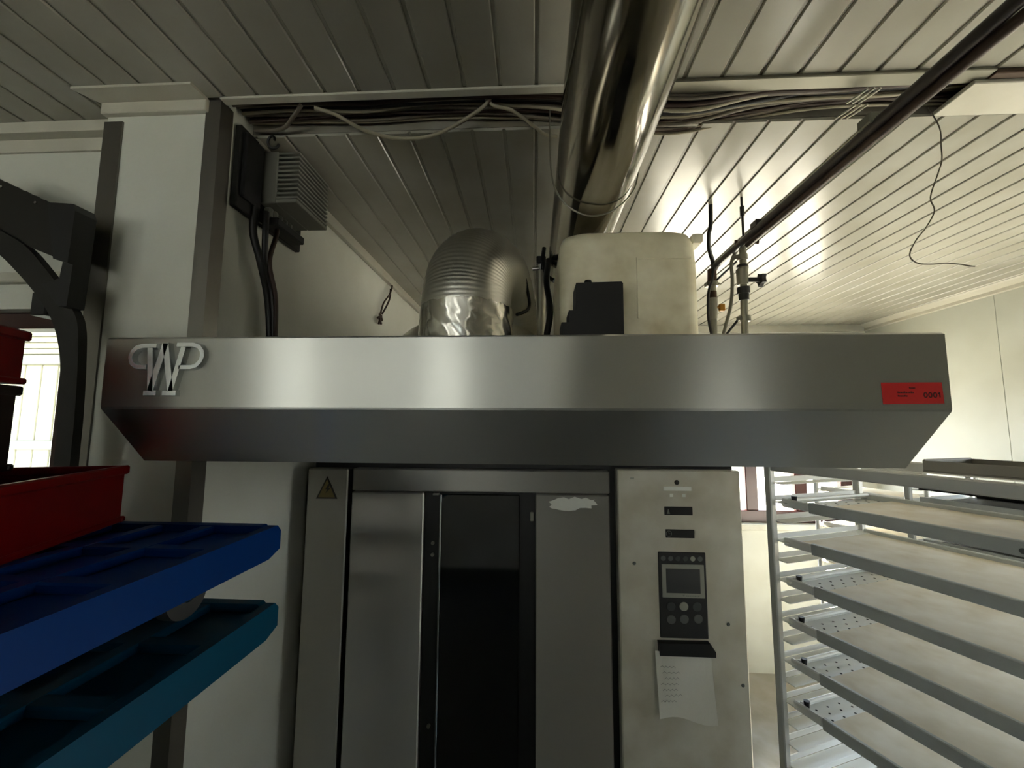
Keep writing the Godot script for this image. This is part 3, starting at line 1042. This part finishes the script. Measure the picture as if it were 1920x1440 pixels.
	for h in [0.637, 0.40]:
		st = shape()
		rod(st, V(0.791, h + 0.011, 1.55), V(0.791, h - 0.011, 1.55), 0.0185)
		cbox(st, V(0.762, h - 0.008, 1.54), V(0.78, h + 0.008, 1.56), 0.002)
		part("pipe_clamp", st, mats.galvanised, t)
	st = shape()
	tube(st, smooth([V(0.792, 0.672, 1.55), V(0.80, 0.675, 1.545), V(0.825, 0.69, 1.54), V(0.838, 0.69, 1.535)], 4), 0.005, 8)
	rod(st, V(0.838, 0.69, 1.535), V(0.846, 0.69, 1.533), 0.008)
	rod(st, V(0.772, 0.692, 1.55), V(0.772, 0.705, 1.55), 0.006)
	part("side_tap", st, mats.brass_dark, t)
	# second riser
	t = thing("tagged_riser", "brownish riser with a yellow tag beside the plastic tank", "valve", V(0.76, 0.168, 1.75))
	st = shape()
	tube(st, [V(0.765, 0.655, 1.75), V(0.763, 0.6, 1.75), V(0.76, 0.4, 1.75), V(0.757, 0.22, 1.75), V(0.745, 0.19, 1.75), V(0.66, 0.185, 1.75)], 0.015, 14)
	part("pipe_length", st, mats.galvanised, t)
	st = shape()
	rod(st, V(0.764, 0.668, 1.75), V(0.763, 0.61, 1.75), 0.018, 0.019)
	part("brown_sleeve", st, mats.brass_dark, t)
	st = shape()
	rod(st, V(0.761, 0.57, 1.75), V(0.761, 0.54, 1.75), 0.0185)
	part("brown_sleeve", st, mats.brass_dark, t)
	st = shape()
	rod(st, V(0.763, 0.612, 1.75), V(0.763, 0.592, 1.75), 0.024)
	cbox(st, V(0.735, 0.593, 1.735), V(0.752, 0.612, 1.765), 0.002)
	cbox(st, V(0.776, 0.596, 1.735), V(0.79, 0.606, 1.765), 0.002)
	part("pipe_clamp", st, mats.galvanised, t)
	st = shape()
	rod(st, V(0.76, 0.54, 1.75), V(0.758, 0.45, 1.75), 0.021, 0.019)
	part("valve_body", st, mats.galvanised, t)
	st = shape()
	rod(st, V(0.77, 0.50, 1.745), V(0.79, 0.50, 1.745), 0.006)
	cbox(st, V(0.783, 0.483, 1.735), V(0.807, 0.514, 1.75), 0.003)
	part("yellow_tag", st, mats.tag_yellow, t)
	st = shape()
	rod(st, V(0.775, 0.615, 1.74), V(0.79, 0.64, 1.56), 0.0045)
	rod(st, V(0.70, 0.30, 1.6), V(0.765, 0.395, 1.555), 0.0045)
	part("link_rod", st, mats.cable_black, t)
	# loose hose and lead
	t = thing("grey_hose", "thin grey hose curving down between the two risers", "hose", V(0.74, 0.168, 1.6))
	st = shape()
	tube(st, smooth([V(0.80, 0.69, 1.60), V(0.775, 0.64, 1.60), V(0.775, 0.56, 1.60), V(0.765, 0.47, 1.6), V(0.74, 0.38, 1.6), V(0.715, 0.30, 1.6), V(0.69, 0.168, 1.6)], 6), 0.0065, 10)
	part("hose_length", st, mats.hose, t)
	t = thing("tank_lead", "black lead hanging from the ceiling to the riser beside the tank", "cable", V(0.72, 0.5, 1.7))
	st = shape()
	tube(st, smooth([V(0.705, 0.878, 1.6), V(0.71, 0.80, 1.62), V(0.715, 0.78, 1.65), V(0.735, 0.74, 1.7), V(0.762, 0.70, 1.735), V(0.765, 0.67, 1.74)], 6), 0.0085, 8)
	tube(st, smooth([V(0.765, 0.67, 1.735), V(0.75, 0.61, 1.72), V(0.725, 0.55, 1.7), V(0.72, 0.45, 1.7), V(0.73, 0.37, 1.7)], 6), 0.006, 8)
	part("lead", st, mats.cable_black, t)
	# dangling wire
	t = thing("dangling_wire", "thin bent wire dangling from the right ceiling", "wire", V(1.115, 0.88, 1.14))
	st = shape()
	tube(st, smooth([V(1.115, 0.90, 1.14), V(1.14, 0.837, 1.14), V(1.149, 0.789, 1.15), V(1.137, 0.741, 1.14), V(1.113, 0.695, 1.13), V(1.097, 0.633, 1.14), V(1.104, 0.594, 1.14), V(1.079, 0.548, 1.14), V(1.049, 0.511, 1.14), V(1.037, 0.473, 1.15), V(1.053, 0.450, 1.15), V(1.08, 0.441, 1.14), V(1.128, 0.443, 1.14), V(1.193, 0.433, 1.14)], 5), 0.0017, 6)
	part("wire", st, mats.cable_grey, t)

func build_cables() -> void:
	# each a cable of its own in the recess: x, height and depth along the room
	var rng := RandomNumberGenerator.new()
	rng.seed = 77
	var looks := [["cable_grey", mats.cable_grey, "grey cable lying in the recess across the ceiling"], ["cable_pale", mats.cable_pale, "pale cable lying in the recess across the ceiling"], ["cable_brown", mats.cable_brown, "brown cable lying in the recess across the ceiling"], ["cable_black", mats.cable_black, "black cable lying in the recess across the ceiling"]]
	for k in 18:
		var l: Array = looks[[0, 2, 0, 3, 1, 0, 2, 0, 1, 0, 2, 1, 0, 3, 0, 1, 2, 0][k]]
		var d0 := 1.042 + (k % 9) * 0.0115
		var h0 := 0.915 + 0.012 * (k / 9) + rng.randf_range(-0.006, 0.006)
		var r := rng.randf_range(0.0038, 0.0062)
		var pts := []
		var n := 13
		for i in n:
			var u := float(i) / (n - 1)
			var x := lerpf(-0.86, 1.35, u)
			var d := d0 + rng.randf_range(-0.006, 0.006)
			var h := h0 + rng.randf_range(-0.008, 0.006)
			# the bundle sags out of the recess right of the flue and is tied up again at the far right
			var sag := exp(-pow((x - 0.38) / 0.26, 2))
			if x > -0.1:
				h -= sag * (0.03 + 0.004 * (k % 6))
				d += sag * (0.035 * (k % 9) / 9.0 + 0.01)
			var tie := exp(-pow((x - 0.87) / 0.12, 2))
			d = lerpf(d, 1.07 + (k % 9) * 0.006, tie * 0.7)
			h = lerpf(h, 0.885 + (k % 4) * 0.008, tie * 0.6)
			pts.append(V(x, h, d))
		var o := thing("ceiling_cable", l[2], "cable", pts[6], 0.0, "cables in the ceiling recess, " + l[0].replace("cable_", ""))
		var st := shape()
		tube(st, smooth(pts, 4), r, 8)
		part("sheath", st, l[1], o)
	for c in [["sagging pale cable hanging out of the recess left of the flue", [V(-0.62, 0.89, 1.05), V(-0.57, 0.885, 1.07), V(-0.5, 0.87, 1.12), V(-0.42, 0.86, 1.14), V(-0.33, 0.858, 1.14), V(-0.25, 0.868, 1.12), V(-0.17, 0.885, 1.085), V(-0.13, 0.9, 1.065), V(-0.1, 0.94, 1.05)], mats.cable_pale, 0.0055],
			["short pale cable slanting out of the recess beside the flue", [V(-0.15, 0.94, 1.055), V(-0.12, 0.9, 1.07), V(-0.06, 0.885, 1.08), V(0.0, 0.868, 1.12), V(0.035, 0.862, 1.15), V(0.07, 0.87, 1.17)], mats.cable_pale, 0.005],
			["grey cable crossing the recess next to the pillar", [V(-0.85, 0.89, 1.13), V(-0.76, 0.885, 1.12), V(-0.70, 0.89, 1.08), V(-0.66, 0.9, 1.05)], mats.cable_grey, 0.006]]:
		var o := thing("ceiling_cable", c[0], "cable", c[1][0])
		var st := shape()
		tube(st, smooth(c[1], 6), c[3], 8)
		part("sheath", st, c[2], o)
	# cable ties holding the bundle at the right
	for c in [[0.855, 1.045, "upper of two white cable ties round the right bundle"], [0.865, 1.10, "lower of two white cable ties round the right bundle"]]:
		var o := thing("cable_tie", c[2], "cable tie", V(c[0], 0.87, c[1]))
		var st := shape()
		for i in 3:
			tube(st, [V(c[0] - 0.012 + i * 0.016, 0.868, c[1] + 0.03), V(c[0] - 0.002 + i * 0.016, 0.866, c[1]), V(c[0] + 0.006 + i * 0.016, 0.868, c[1] - 0.02)], 0.0028, 6)
		part("strap", st, mats.trim_white, o)

func build_wall_devices() -> void:
	# finned inverter on the side wall
	var t := thing("finned_inverter", "grey finned electrical inverter mounted on the side wall", "inverter", V(-0.87, 0.6, 1.25))
	var st := shape()
	cbox(st, V(-0.87, 0.62, 1.075), V(-0.85, 0.87, 1.40), 0.003)
	part("mounting_plate", st, mats.inverter_dark, t)
	st = shape()
	cbox(st, V(-0.852, 0.655, 1.085), V(-0.838, 0.855, 1.165), 0.004)
	part("connection_box", st, mats.black_plastic, t)
	st = shape()
	cbox(st, V(-0.862, 0.682, 1.172), V(-0.80, 0.852, 1.36), 0.003)
	part("housing", st, mats.inverter_grey, t)
	var fin := shape()
	cbox(fin, Vector3(0, -0.0035, 0), Vector3(0.07, 0.0035, -0.185), 0.0012)
	var fm := fin.commit()
	for k in 11:
		var f := own("fin", fm, mats.inverter_grey, t, V(-0.802, 0.7 + k * 0.0146, 1.1745) - t.position)
		f.position.x += 0.0
	st = shape()
	cbox(st, V(-0.80, 0.682, 1.172), V(-0.732, 0.694, 1.36), 0.002)
	part("bottom_plate", st, mats.inverter_grey, t)
	for k in 5:
		st = shape()
		cbox(st, V(-0.852, 0.645, 1.19 + k * 0.026), V(-0.826, 0.682, 1.21 + k * 0.026), 0.006)
		part("terminal", st, mats.inverter_grey, t)
	st = shape()
	cbox(st, V(-0.85, 0.62, 1.19), V(-0.80, 0.646, 1.34), 0.003)
	part("terminal_strip", st, mats.inverter_dark, t)
	st = shape()
	var loop := []
	for k in 15:
		var a := TAU * k / 14
		loop.append(V(-0.80 + cos(a) * 0.014, 0.858 + sin(a) * 0.016, 1.13 + 0.02 * k / 14.0))
	tube(st, loop, 0.004, 8)
	part("lead_loop", st, mats.cable_black, t)
	# leads going down from it
	var paths := [[[V(-0.845, 0.66, 1.15), V(-0.852, 0.58, 1.155), V(-0.842, 0.5, 1.18), V(-0.848, 0.4, 1.235), V(-0.85, 0.27, 1.262), V(-0.85, 0.1, 1.27)], 0.011, mats.cable_black, "thick black lead hanging down the side wall from the inverter"],
		[[V(-0.825, 0.65, 1.17), V(-0.82, 0.57, 1.165), V(-0.835, 0.49, 1.195), V(-0.835, 0.4, 1.24), V(-0.838, 0.27, 1.262), V(-0.838, 0.1, 1.275)], 0.009, mats.cable_black, "second black lead hanging down the side wall from the inverter"],
		[[V(-0.825, 0.64, 1.23), V(-0.82, 0.59, 1.215), V(-0.825, 0.5, 1.2), V(-0.822, 0.4, 1.235), V(-0.824, 0.27, 1.25), V(-0.824, 0.1, 1.26)], 0.007, mats.cable_brown, "brown lead hanging down the side wall from the inverter"]]
	for p in paths:
		var o := thing("inverter_lead", p[3], "cable", p[0][5])
		st = shape()
		tube(st, smooth(p[0], 6), p[1], 8)
		part("sheath", st, p[2], o)
	# pull cord high on the side wall
	t = thing("pull_cord", "thin twisted cord dangling high on the side wall", "cord", V(-0.85, 0.57, 2.2))
	st = shape()
	tube(st, smooth([V(-0.85, 0.83, 2.36), V(-0.845, 0.80, 2.34), V(-0.845, 0.75, 2.30), V(-0.85, 0.68, 2.23), V(-0.855, 0.60, 2.20)], 5), 0.005, 6)
	tube(st, smooth([V(-0.85, 0.80, 2.335), V(-0.845, 0.74, 2.315), V(-0.845, 0.68, 2.27), V(-0.855, 0.62, 2.23)], 5), 0.005, 6)
	part("strand", st, mats.cable_brown, t)
	st = shape()
	for k in 5:
		var a := TAU * k / 5
		tube(st, smooth([V(-0.857, 0.58, 2.2), V(-0.85, 0.58 + 0.022 * sin(a), 2.2 + 0.02 * cos(a)), V(-0.857, 0.58 + 0.03 * sin(a + 0.6), 2.2 + 0.03 * cos(a + 0.6))], 4), 0.006, 6)
	part("knot", st, mats.cable_brown, t)

# ------------------------------------------------------------------ racks
const RACK_TURN := 0.3787   # 21.7 degrees
func rack(label: String, at: Vector3, top: float, long_: float, wide: float) -> Node3D:   # own axes: x across, z along, towards the camera
	var t := thing("tray_rack", label, "rack", at, RACK_TURN, "tray racks")
	var p := 0.022
	var st := shape()
	cbox(st, Vector3(-p / 2, 0.14, -p / 2), Vector3(p / 2, top, p / 2), 0.003)
	var post := st.commit()
	for x in [0.0, wide]:
		for z in [0.0, long_]:
			own("post", post, mats.rack_steel, t, Vector3(x, 0, z))
	st = shape()
	cbox(st, Vector3(-0.011, -0.03, 0.012), Vector3(0.011, 0, long_ - 0.012), 0.003)
	var rail := st.commit()
	for x in [0.0, wide]:
		own("long_rail", rail, mats.rack_steel, t, Vector3(x, top, 0))
		own("long_rail", rail, mats.rack_steel, t, Vector3(x, 0.2, 0))
	st = shape()
	cbox(st, Vector3(0.012, -0.025, -0.01), Vector3(wide - 0.012, 0, 0.01), 0.003)
	var cross := st.commit()
	for z in [0.0, long_]:
		own("cross_rail", cross, mats.rack_steel, t, Vector3(0, 0.2, z))
	# angle slides at both ends
	st = shape()
	cbox(st, Vector3(0.004, -0.003, -0.01), Vector3(wide - 0.004, 0, 0.03), 0.001)
	cbox(st, Vector3(0.004, 0, -0.0135), Vector3(wide - 0.004, 0.016, -0.01), 0.001)
	var slide := st.commit()
	var k := 0
	while top - 0.06 - 0.0577 * k > 0.3:
		var y := top - 0.066 - 0.0577 * k
		own("slide", slide, mats.tray_alu, t, Vector3(0, y, 0.012))
		var far := own("slide", slide, mats.tray_alu, t, Vector3(wide, y, long_ - 0.012))
		far.rotation.y = PI
		k += 1
	for x in [0.03, wide - 0.03]:
		for z in [0.05, long_ - 0.05]:
			st = shape()
			rod(st, Vector3(x - 0.014, 0.06, z), Vector3(x + 0.014, 0.06, z), 0.06, -1, 20)
			var c := own("caster", st.commit(), mats.wheel, t)
			st = shape()
			box(st, Vector3(x - 0.022, 0.06, z - 0.015), Vector3(x - 0.018, 0.175, z + 0.015))
			box(st, Vector3(x + 0.018, 0.06, z - 0.015), Vector3(x + 0.022, 0.175, z + 0.015))
			box(st, Vector3(x - 0.022, 0.17, z - 0.02), Vector3(x + 0.022, 0.176, z + 0.02))
			own("fork", st.commit(), mats.rack_steel, c)
	return t

func make_tray(label: String, wide: float, long_: float, bare: float) -> Node3D:   # own axes as the rack; bare: how far the liner starts from the far end
	var t := thing("proofing_tray", label, "tray", Vector3.ZERO, RACK_TURN, "proofing trays in the front rack")
	var st := shape()
	cbox(st, Vector3(0.006, 0, 0.004), Vector3(wide - 0.006, 0.003, long_), 0.001)
	own("base_sheet", st.commit(), mats.tray_alu, t)
	st = shape()
	cbox(st, Vector3(0.0, -0.006, 0.085), Vector3(0.012, 0.025, long_), 0.002)
	var fr := own("front_rail", st.commit(), mats.tray_rail, t)
	st = shape()
	rod(st, Vector3(-0.002, 0.006, 0.5), Vector3(0.001, 0.006, 0.5), 0.0055)
	own("bolt", st.commit(), mats.panel_button, fr)
	st = shape()
	cbox(st, Vector3(0.003, -0.003, 0.0), Vector3(0.013, 0.022, 0.083), 0.003)
	own("end_bracket", st.commit(), mats.tray_alu, t)
	st = shape()
	cbox(st, Vector3(wide - 0.012, -0.006, 0.0), Vector3(wide, 0.02, long_), 0.002)
	own("back_rail", st.commit(), mats.tray_rail, t)
	if bare > 0.05:
		st = shape()
		rod(st, Vector3(0.012, 0.019, 0.02), Vector3(wide - 0.012, 0.019, 0.02), 0.0055)
		own("end_rod", st.commit(), mats.tray_alu, t)
		st = shape()
		rod(st, Vector3(0.02, 0.012, 0.03), Vector3(0.02, 0.032, 0.03), 0.006, 0.008)
		own("rubber_stop", st.commit(), mats.black_plastic, t)
		st = shape()
		for r in 3:
			for k in 7:
				var x := 0.05 + k * 0.047 + (0.022 if r % 2 else 0.0)
				var z := 0.035 + r * 0.022
				if x < wide - 0.02:
					rod(st, Vector3(x, 0.003, z), Vector3(x, 0.0036, z), 0.0032, -1, 8)
		var h := own("perforation", st.commit(), mats.tray_hole, t)
		h.set_meta("kind", "stuff")
	st = shape()
	cbox(st, Vector3(0.013, 0.003, bare), Vector3(wide - 0.014, 0.0095, long_ - 0.005), 0.002)
	own("liner", st.commit(), mats.liner, t, Vector3.ZERO, "beige cloth covered liner board")
	return t

func build_racks() -> void:
	var o := Vector3(0.737, 0, -1.35)
	var long_ := 0.80
	var wide := 0.40
	var basis_ := Basis(Vector3.UP, RACK_TURN)
	rack("front tray rack with six loaded trays beside the oven", o, 1.892, long_, wide)
	var names := ["uppermost tray of the front rack, just below its top rail", "second tray from the top of the front rack, liner reaching its end", "third tray from the top of the front rack with a perforated end", "fourth tray from the top of the front rack with a perforated end", "fifth tray from the top of the front rack with a perforated end", "lowest tray of the front rack with empty slides below it"]
	var heights := [-0.243, -0.358, -0.474, -0.59, -0.705, -0.82]
	var perforated := make_tray(names[0], 0.375, 0.76, 0.088)
	perforated.set_meta("base_name", "proofing_tray")
	for k in 6:
		var t: Node3D = perforated
		if k == 1:
			t = make_tray(names[k], 0.375, 0.76, 0.012)
		elif k > 1:
			t = again(perforated, names[k])
			t.remove_meta("base_name")
		t.position = o + basis_ * Vector3(0.013, EYE + heights[k], 0.022)
	perforated.remove_meta("base_name")
	# a pan on top of the front rack
	var st := shape()
	var pan := thing("baking_pan", "grey metal pan lying on top of the front rack", "pan", o + basis_ * Vector3(0.09, 1.892, 0.34), RACK_TURN)
	box(st, Vector3(0, 0, 0), Vector3(0.2, 0.003, 0.30))
	own("bottom", st.commit(), mats.pan_grey, pan)
	for s in [[Vector3(0, 0.003, 0), Vector3(0.004, 0.027, 0.30)], [Vector3(0.196, 0.003, 0), Vector3(0.2, 0.027, 0.30)], [Vector3(0.004, 0.003, 0), Vector3(0.196, 0.03, 0.004)], [Vector3(0.004, 0.003, 0.296), Vector3(0.196, 0.027, 0.30)]]:
		st = shape()
		cbox(st, s[0], s[1], 0.001)
		own("rim", st.commit(), mats.pan_grey, pan)
	# second rack to the right, with dark pans in its upper part
	var o2 := Vector3(1.615, 0, -1.9)
	rack("second tray rack holding dark pans right of the front rack", o2, 1.80, 0.80, 0.45)
	for k in 4:
		var y := 1.80 - 0.066 - 0.0577 * (k + k / 2)
		var p := thing("dark_pan", "%s dark baking pan from the top in the second rack" % ["first", "second", "third", "fourth"][k], "pan", o2 + basis_ * Vector3(0.014, y, 0.03), RACK_TURN, "dark pans in the second rack")
		st = shape()
		box(st, Vector3(0, 0, 0), Vector3(0.42, 0.004, 0.74))
		own("bottom", st.commit(), mats.pan_iron, p)
		for e in [["front_edge", 0.0, mats.tray_rail if k % 2 else mats.pan_iron], ["back_edge", 0.408, mats.pan_iron]]:
			st = shape()
			cbox(st, Vector3(e[1], 0.004, 0), Vector3(e[1] + 0.012, 0.028, 0.74), 0.002)
			own(e[0], st.commit(), e[2], p)
	for q in [[2, 0.30, "pale wooden board lying in the second rack between dark pans"], [5, 0.0, "pale wooden board below the dark pans of the second rack"]]:
		var b := thing("wooden_board", q[2], "board", o2 + basis_ * Vector3(0.016, 1.80 - 0.066 - 0.0577 * q[0], 0.03 + q[1]), RACK_TURN)
		st = shape()
		cbox(st, Vector3(0, 0, 0), Vector3(0.41, 0.018, 0.7 - q[1]), 0.002)
		own("plank", st.commit(), mats.liner, b)
	# third rack by the window, pale trays
	var o3 := Vector3(1.92, 0, -2.96)
	rack("far tray rack of pale trays in front of the window", o3, 1.75, 0.60, 0.45)
	for k in 7:
		var y := 1.75 - 0.066 - 0.0577 * (2 * k)
		var p := thing("far_tray", "%s pale tray from the top in the far rack" % ["first", "second", "third", "fourth", "fifth", "sixth", "seventh"][k], "tray", o3 + basis_ * Vector3(0.014, y, 0.02), RACK_TURN, "pale trays in the far rack")
		st = shape()
		box(st, Vector3(0, 0, 0), Vector3(0.42, 0.005, 0.56))
		own("sheet", st.commit(), mats.liner, p)
		st = shape()
		cbox(st, Vector3(0, 0.005, 0), Vector3(0.012, 0.03, 0.56), 0.002)
		own("edge", st.commit(), mats.tray_alu, p)

# ------------------------------------------------------------------ left foreground
func dolly(label: String, at: Vector3, m: Material) -> Node3D:   # own axes: origin at the top's right far corner; -x to the left, +z towards the camera
	var t := thing("transport_dolly", label, "dolly", at, 0.0, "stacked transport dollies")
	var w := 0.6
	var l := 0.62
	var h := 0.06
	# deck rim
	var st := shape()
	prism(st, PackedVector2Array([Vector2(-0.012, 0.012), Vector2(-0.012, l - 0.012), Vector2(-w + 0.012, l - 0.012), Vector2(-w + 0.012, 0.012)]), -0.03, -0.016, Transform3D(Basis(Vector3(1, 0, 0), Vector3(0, 0, 1), Vector3(0, 1, 0)), Vector3.ZERO))
	own("deck", st.commit(), m, t)
	# side skirts with corners cut off below
	for s in [[0, l, Transform3D(Basis(Vector3(0, 0, 1), Vector3(0, 1, 0), Vector3(1, 0, 0)), Vector3(0, 0, 0))], [0, l, Transform3D(Basis(Vector3(0, 0, 1), Vector3(0, 1, 0), Vector3(1, 0, 0)), Vector3(-w + 0.02, 0, 0))],
			[-w + 0.02, -0.02, Transform3D(Basis.IDENTITY, Vector3(0, 0, 0.02))], [-w + 0.02, -0.02, Transform3D(Basis.IDENTITY, Vector3(0, 0, l))]]:
		st = shape()
		prism(st, PackedVector2Array([Vector2(s[0] + 0.012, 0), Vector2(s[1] - 0.012, 0), Vector2(s[1], -0.012), Vector2(s[1], -h + 0.012), Vector2(s[1] - 0.035, -h), Vector2(s[0] + 0.035, -h), Vector2(s[0], -h + 0.012), Vector2(s[0], -0.012)]), -0.02, 0, s[2])
		own("skirt", st.commit(), m, t)
	# deck ribs leave sunken fields
	for k in 4:
		st = shape()
		var x := -0.14 - k * 0.11
		cbox(st, Vector3(x - 0.014, -0.017, 0.02), Vector3(x + 0.014, -0.001, l - 0.02), 0.003)
		own("rib", st.commit(), m, t)
	for k in 3:
		st = shape()
		var z := 0.16 + k * 0.15
		cbox(st, Vector3(-w + 0.02, -0.017, z - 0.014), Vector3(-0.02, -0.0015, z + 0.014), 0.003)
		own("rib", st.commit(), m, t)
	for x in [-0.115, -w + 0.115]:
		for z in [0.105, l - 0.105]:
			st = shape()
			rod(st, Vector3(x - 0.013, -0.098, z), Vector3(x + 0.013, -0.098, z), 0.045, -1, 28)
			var c := own("caster", st.commit(), mats.wheel, t)
			st = shape()
			rod(st, Vector3(x - 0.017, -0.098, z), Vector3(x + 0.017, -0.098, z), 0.016, -1, 16)
			own("hub", st.commit(), mats.chrome, c)
			st = shape()
			for s in [-1, 1]:
				prism(st, PackedVector2Array([Vector2(z - 0.012, -0.11), Vector2(z + 0.012, -0.11), Vector2(z + 0.03, -0.05), Vector2(z + 0.03, -0.03), Vector2(z - 0.035, -0.03), Vector2(z - 0.035, -0.05)]), x + s * 0.018 - 0.0015, x + s * 0.018 + 0.0015, Transform3D(Basis(Vector3(0, 0, 1), Vector3(0, 1, 0), Vector3(1, 0, 0)), Vector3.ZERO))
			box(st, Vector3(x - 0.02, -0.034, z - 0.035), Vector3(x + 0.02, -0.03, z + 0.035))
			own("fork", st.commit(), mats.chrome, c)
	return t

func crate(label: String, at: Vector3, turn: float, w: float, l: float, h: float, m: Material) -> void:   # origin at the base of the right far corner
	var t := thing("stacking_crate", label, "crate", at, turn, "stacked crates at the left")
	var st := shape()
	box(st, Vector3(-w + 0.01, 0, 0.01), Vector3(-0.01, 0.005, l - 0.01))
	own("bottom", st.commit(), m, t)
	for s in [[Vector3(-0.012, 0, 0.006), Vector3(-0.006, h, l - 0.006)], [Vector3(-w + 0.006, 0, 0.006), Vector3(-w + 0.012, h, l - 0.006)], [Vector3(-w + 0.006, 0, 0.006), Vector3(-0.006, h, 0.012)], [Vector3(-w + 0.006, 0, l - 0.012), Vector3(-0.006, h, l - 0.006)]]:
		st = shape()
		cbox(st, s[0], s[1], 0.002)
		own("side_wall", st.commit(), m, t)
	for y in [[0.0, 0.012, 0.002], [h - 0.018, h, 0.0]]:
		st = shape()
		cbox(st, Vector3(-y[2] - 0.014, y[0], 0), Vector3(-y[2], y[1], l), 0.003)
		cbox(st, Vector3(-w, y[0], 0), Vector3(-w + 0.014, y[1], l), 0.003)
		cbox(st, Vector3(-w, y[0], 0), Vector3(0, y[1], 0.014), 0.003)
		cbox(st, Vector3(-w, y[0], l - 0.014), Vector3(0, y[1], l), 0.003)
		own("foot_rim" if y[0] == 0.0 else "rim", st.commit(), m, t)

func build_left() -> void:
	# table that carries the dollies, below the picture
	var t := thing("work_table", "steel work table under the stacked blue dollies", "table", Vector3(-0.88, 0, -0.52))
	var st := shape()
	cbox(st, V(-1.12, -0.535, 0.25), V(-0.70, -0.502, 0.70), 0.004)
	part("table_top", st, mats.table_steel, t)
	for x in [-1.08, -0.80]:
		for z in [0.3, 0.6]:
			st = shape()
			cbox(st, Vector3(x - 0.02, 0, -z - 0.02), Vector3(x + 0.02, 1.465, -z + 0.02), 0.003)
			part("leg", st, mats.table_steel, t)
	dolly("upper dark blue plastic dolly carrying the red crates", V(-0.522, -0.207, 0.85), mats.dolly_blue)
	dolly("lower lighter blue plastic dolly under the dark blue one", V(-0.518, -0.358, 0.85), mats.dolly_light_blue)
	crate("shallow red crate standing on the dark blue dolly", V(-0.862, -0.207, 0.85), 0.34, 0.30, 0.40, 0.117, mats.crate_red)
	crate("dark brown crate stacked on the shallow red crate", V(-0.955, -0.088, 0.72), 0.34, 0.24, 0.2, 0.155, mats.crate_brown)
	crate("upper red crate on top of the dark brown crate by the window", V(-0.95, 0.07, 0.72), 0.34, 0.24, 0.2, 0.1, mats.crate_red)
	# dark machine bracket with an arched arm
	t = thing("machine_bracket", "dark arched machine bracket in front of the left wall", "bracket", V(-1.2, -0.9, 0.96))
	st = shape()
	var plate := PackedVector2Array()
	# a toothed upper edge
	for k in 27:
		var u := k / 26.0
		plate.append(Vector2(lerpf(-1.56, -1.19, u), EYE + lerpf(0.708, 0.537, u) + (0.0025 if k % 2 else 0.0)))
	for q in [[-1.162, 0.397], [-1.287, 0.446], [-1.56, 0.53]]:
		plate.append(Vector2(q[0], EYE + q[1]))
	prism(st, plate, -0.955, -0.947)
	var pl := part("plate", st, mats.machine, t)
	for q in [[-1.388, 0.612], [-1.287, 0.566], [-1.49, 0.66]]:
		st = shape()
		rod(st, V(q[0], q[1], 0.948), V(q[0], q[1], 0.944), 0.0035)
		part("rivet", st, mats.chrome, pl)
	st = shape()
	prism(st, PackedVector2Array([Vector2(-1.195, EYE + 0.539), Vector2(-1.126, EYE + 0.533), Vector2(-1.119, EYE + 0.515), Vector2(-1.123, EYE + 0.383), Vector2(-1.162, EYE + 0.395)]), -0.95, -0.90)
	part("end_block", st, mats.machine_black, t)
	st = shape()
	var arm := PackedVector2Array()
	var outer := smooth([Vector3(-1.56, 0.56, 0), Vector3(-1.374, 0.437, 0), Vector3(-1.308, 0.383, 0), Vector3(-1.247, 0.323, 0), Vector3(-1.199, 0.263, 0), Vector3(-1.171, 0.201, 0), Vector3(-1.154, 0.121, 0), Vector3(-1.148, -0.01, 0), Vector3(-1.144, -0.113, 0), Vector3(-1.144, -0.9, 0)], 4)
	var inner := smooth([Vector3(-1.10, -0.9, 0), Vector3(-1.103, -0.112, 0), Vector3(-1.106, 0.055, 0), Vector3(-1.115, 0.188, 0), Vector3(-1.124, 0.243, 0), Vector3(-1.139, 0.275, 0), Vector3(-1.178, 0.33, 0), Vector3(-1.231, 0.39, 0), Vector3(-1.292, 0.448, 0), Vector3(-1.383, 0.499, 0), Vector3(-1.56, 0.60, 0)], 4)
	for p in outer:
		arm.append(Vector2(p.x, p.y + EYE))
	for p in inner:
		arm.append(Vector2(p.x, p.y + EYE))
	prism(st, arm, -0.956, -0.936)
	part("arched_arm", st, mats.machine, t)
	st = shape()
	prism(st, PackedVector2Array([Vector2(-1.20, EYE + 0.335), Vector2(-1.155, EYE + 0.35), Vector2(-1.15, EYE + 0.40), Vector2(-1.123, EYE + 0.40), Vector2(-1.128, EYE + 0.28), Vector2(-1.15, EYE + 0.28)]), -0.952, -0.912)
	part("joint_block", st, mats.machine_black, t)
	st = shape()
	cbox(st, Vector3(-1.17, 0, -0.955), Vector3(-1.08, 1.1, -0.90), 0.004)
	part("foot_column", st, mats.machine, t)
	st = shape()
	cbox(st, V(-1.38, 0.292, 1.03), V(-1.335, 0.357, 1.114), 0.003)
	var bx := thing("small_black_box", "small black box on the wall behind the arched bracket", "box", V(-1.357, 0.292, 1.07))
	part("cover", st, mats.machine_black, bx)
	var pp := thing("pale_pipe_stub", "short pale pipe stub beside the dark bracket end", "pipe", V(-1.288, 0.36, 1.05))
	st = shape()
	rod(st, V(-1.288, 0.36, 1.06), V(-1.288, 0.44, 1.06), 0.012)
	cbox(st, V(-1.30, 0.37, 1.06), V(-1.276, 0.40, 1.114), 0.002)
	part("stub", st, mats.screen_frame, pp)

func _ready() -> void:
	lay_camera_and_light()
	make_materials()
	build_room()
	build_ceiling()
	build_outside()
	build_hood()
	build_oven()
	build_racks()
	build_left()
	build_pipes()
	build_above()
	build_wall_devices()
	build_cables()
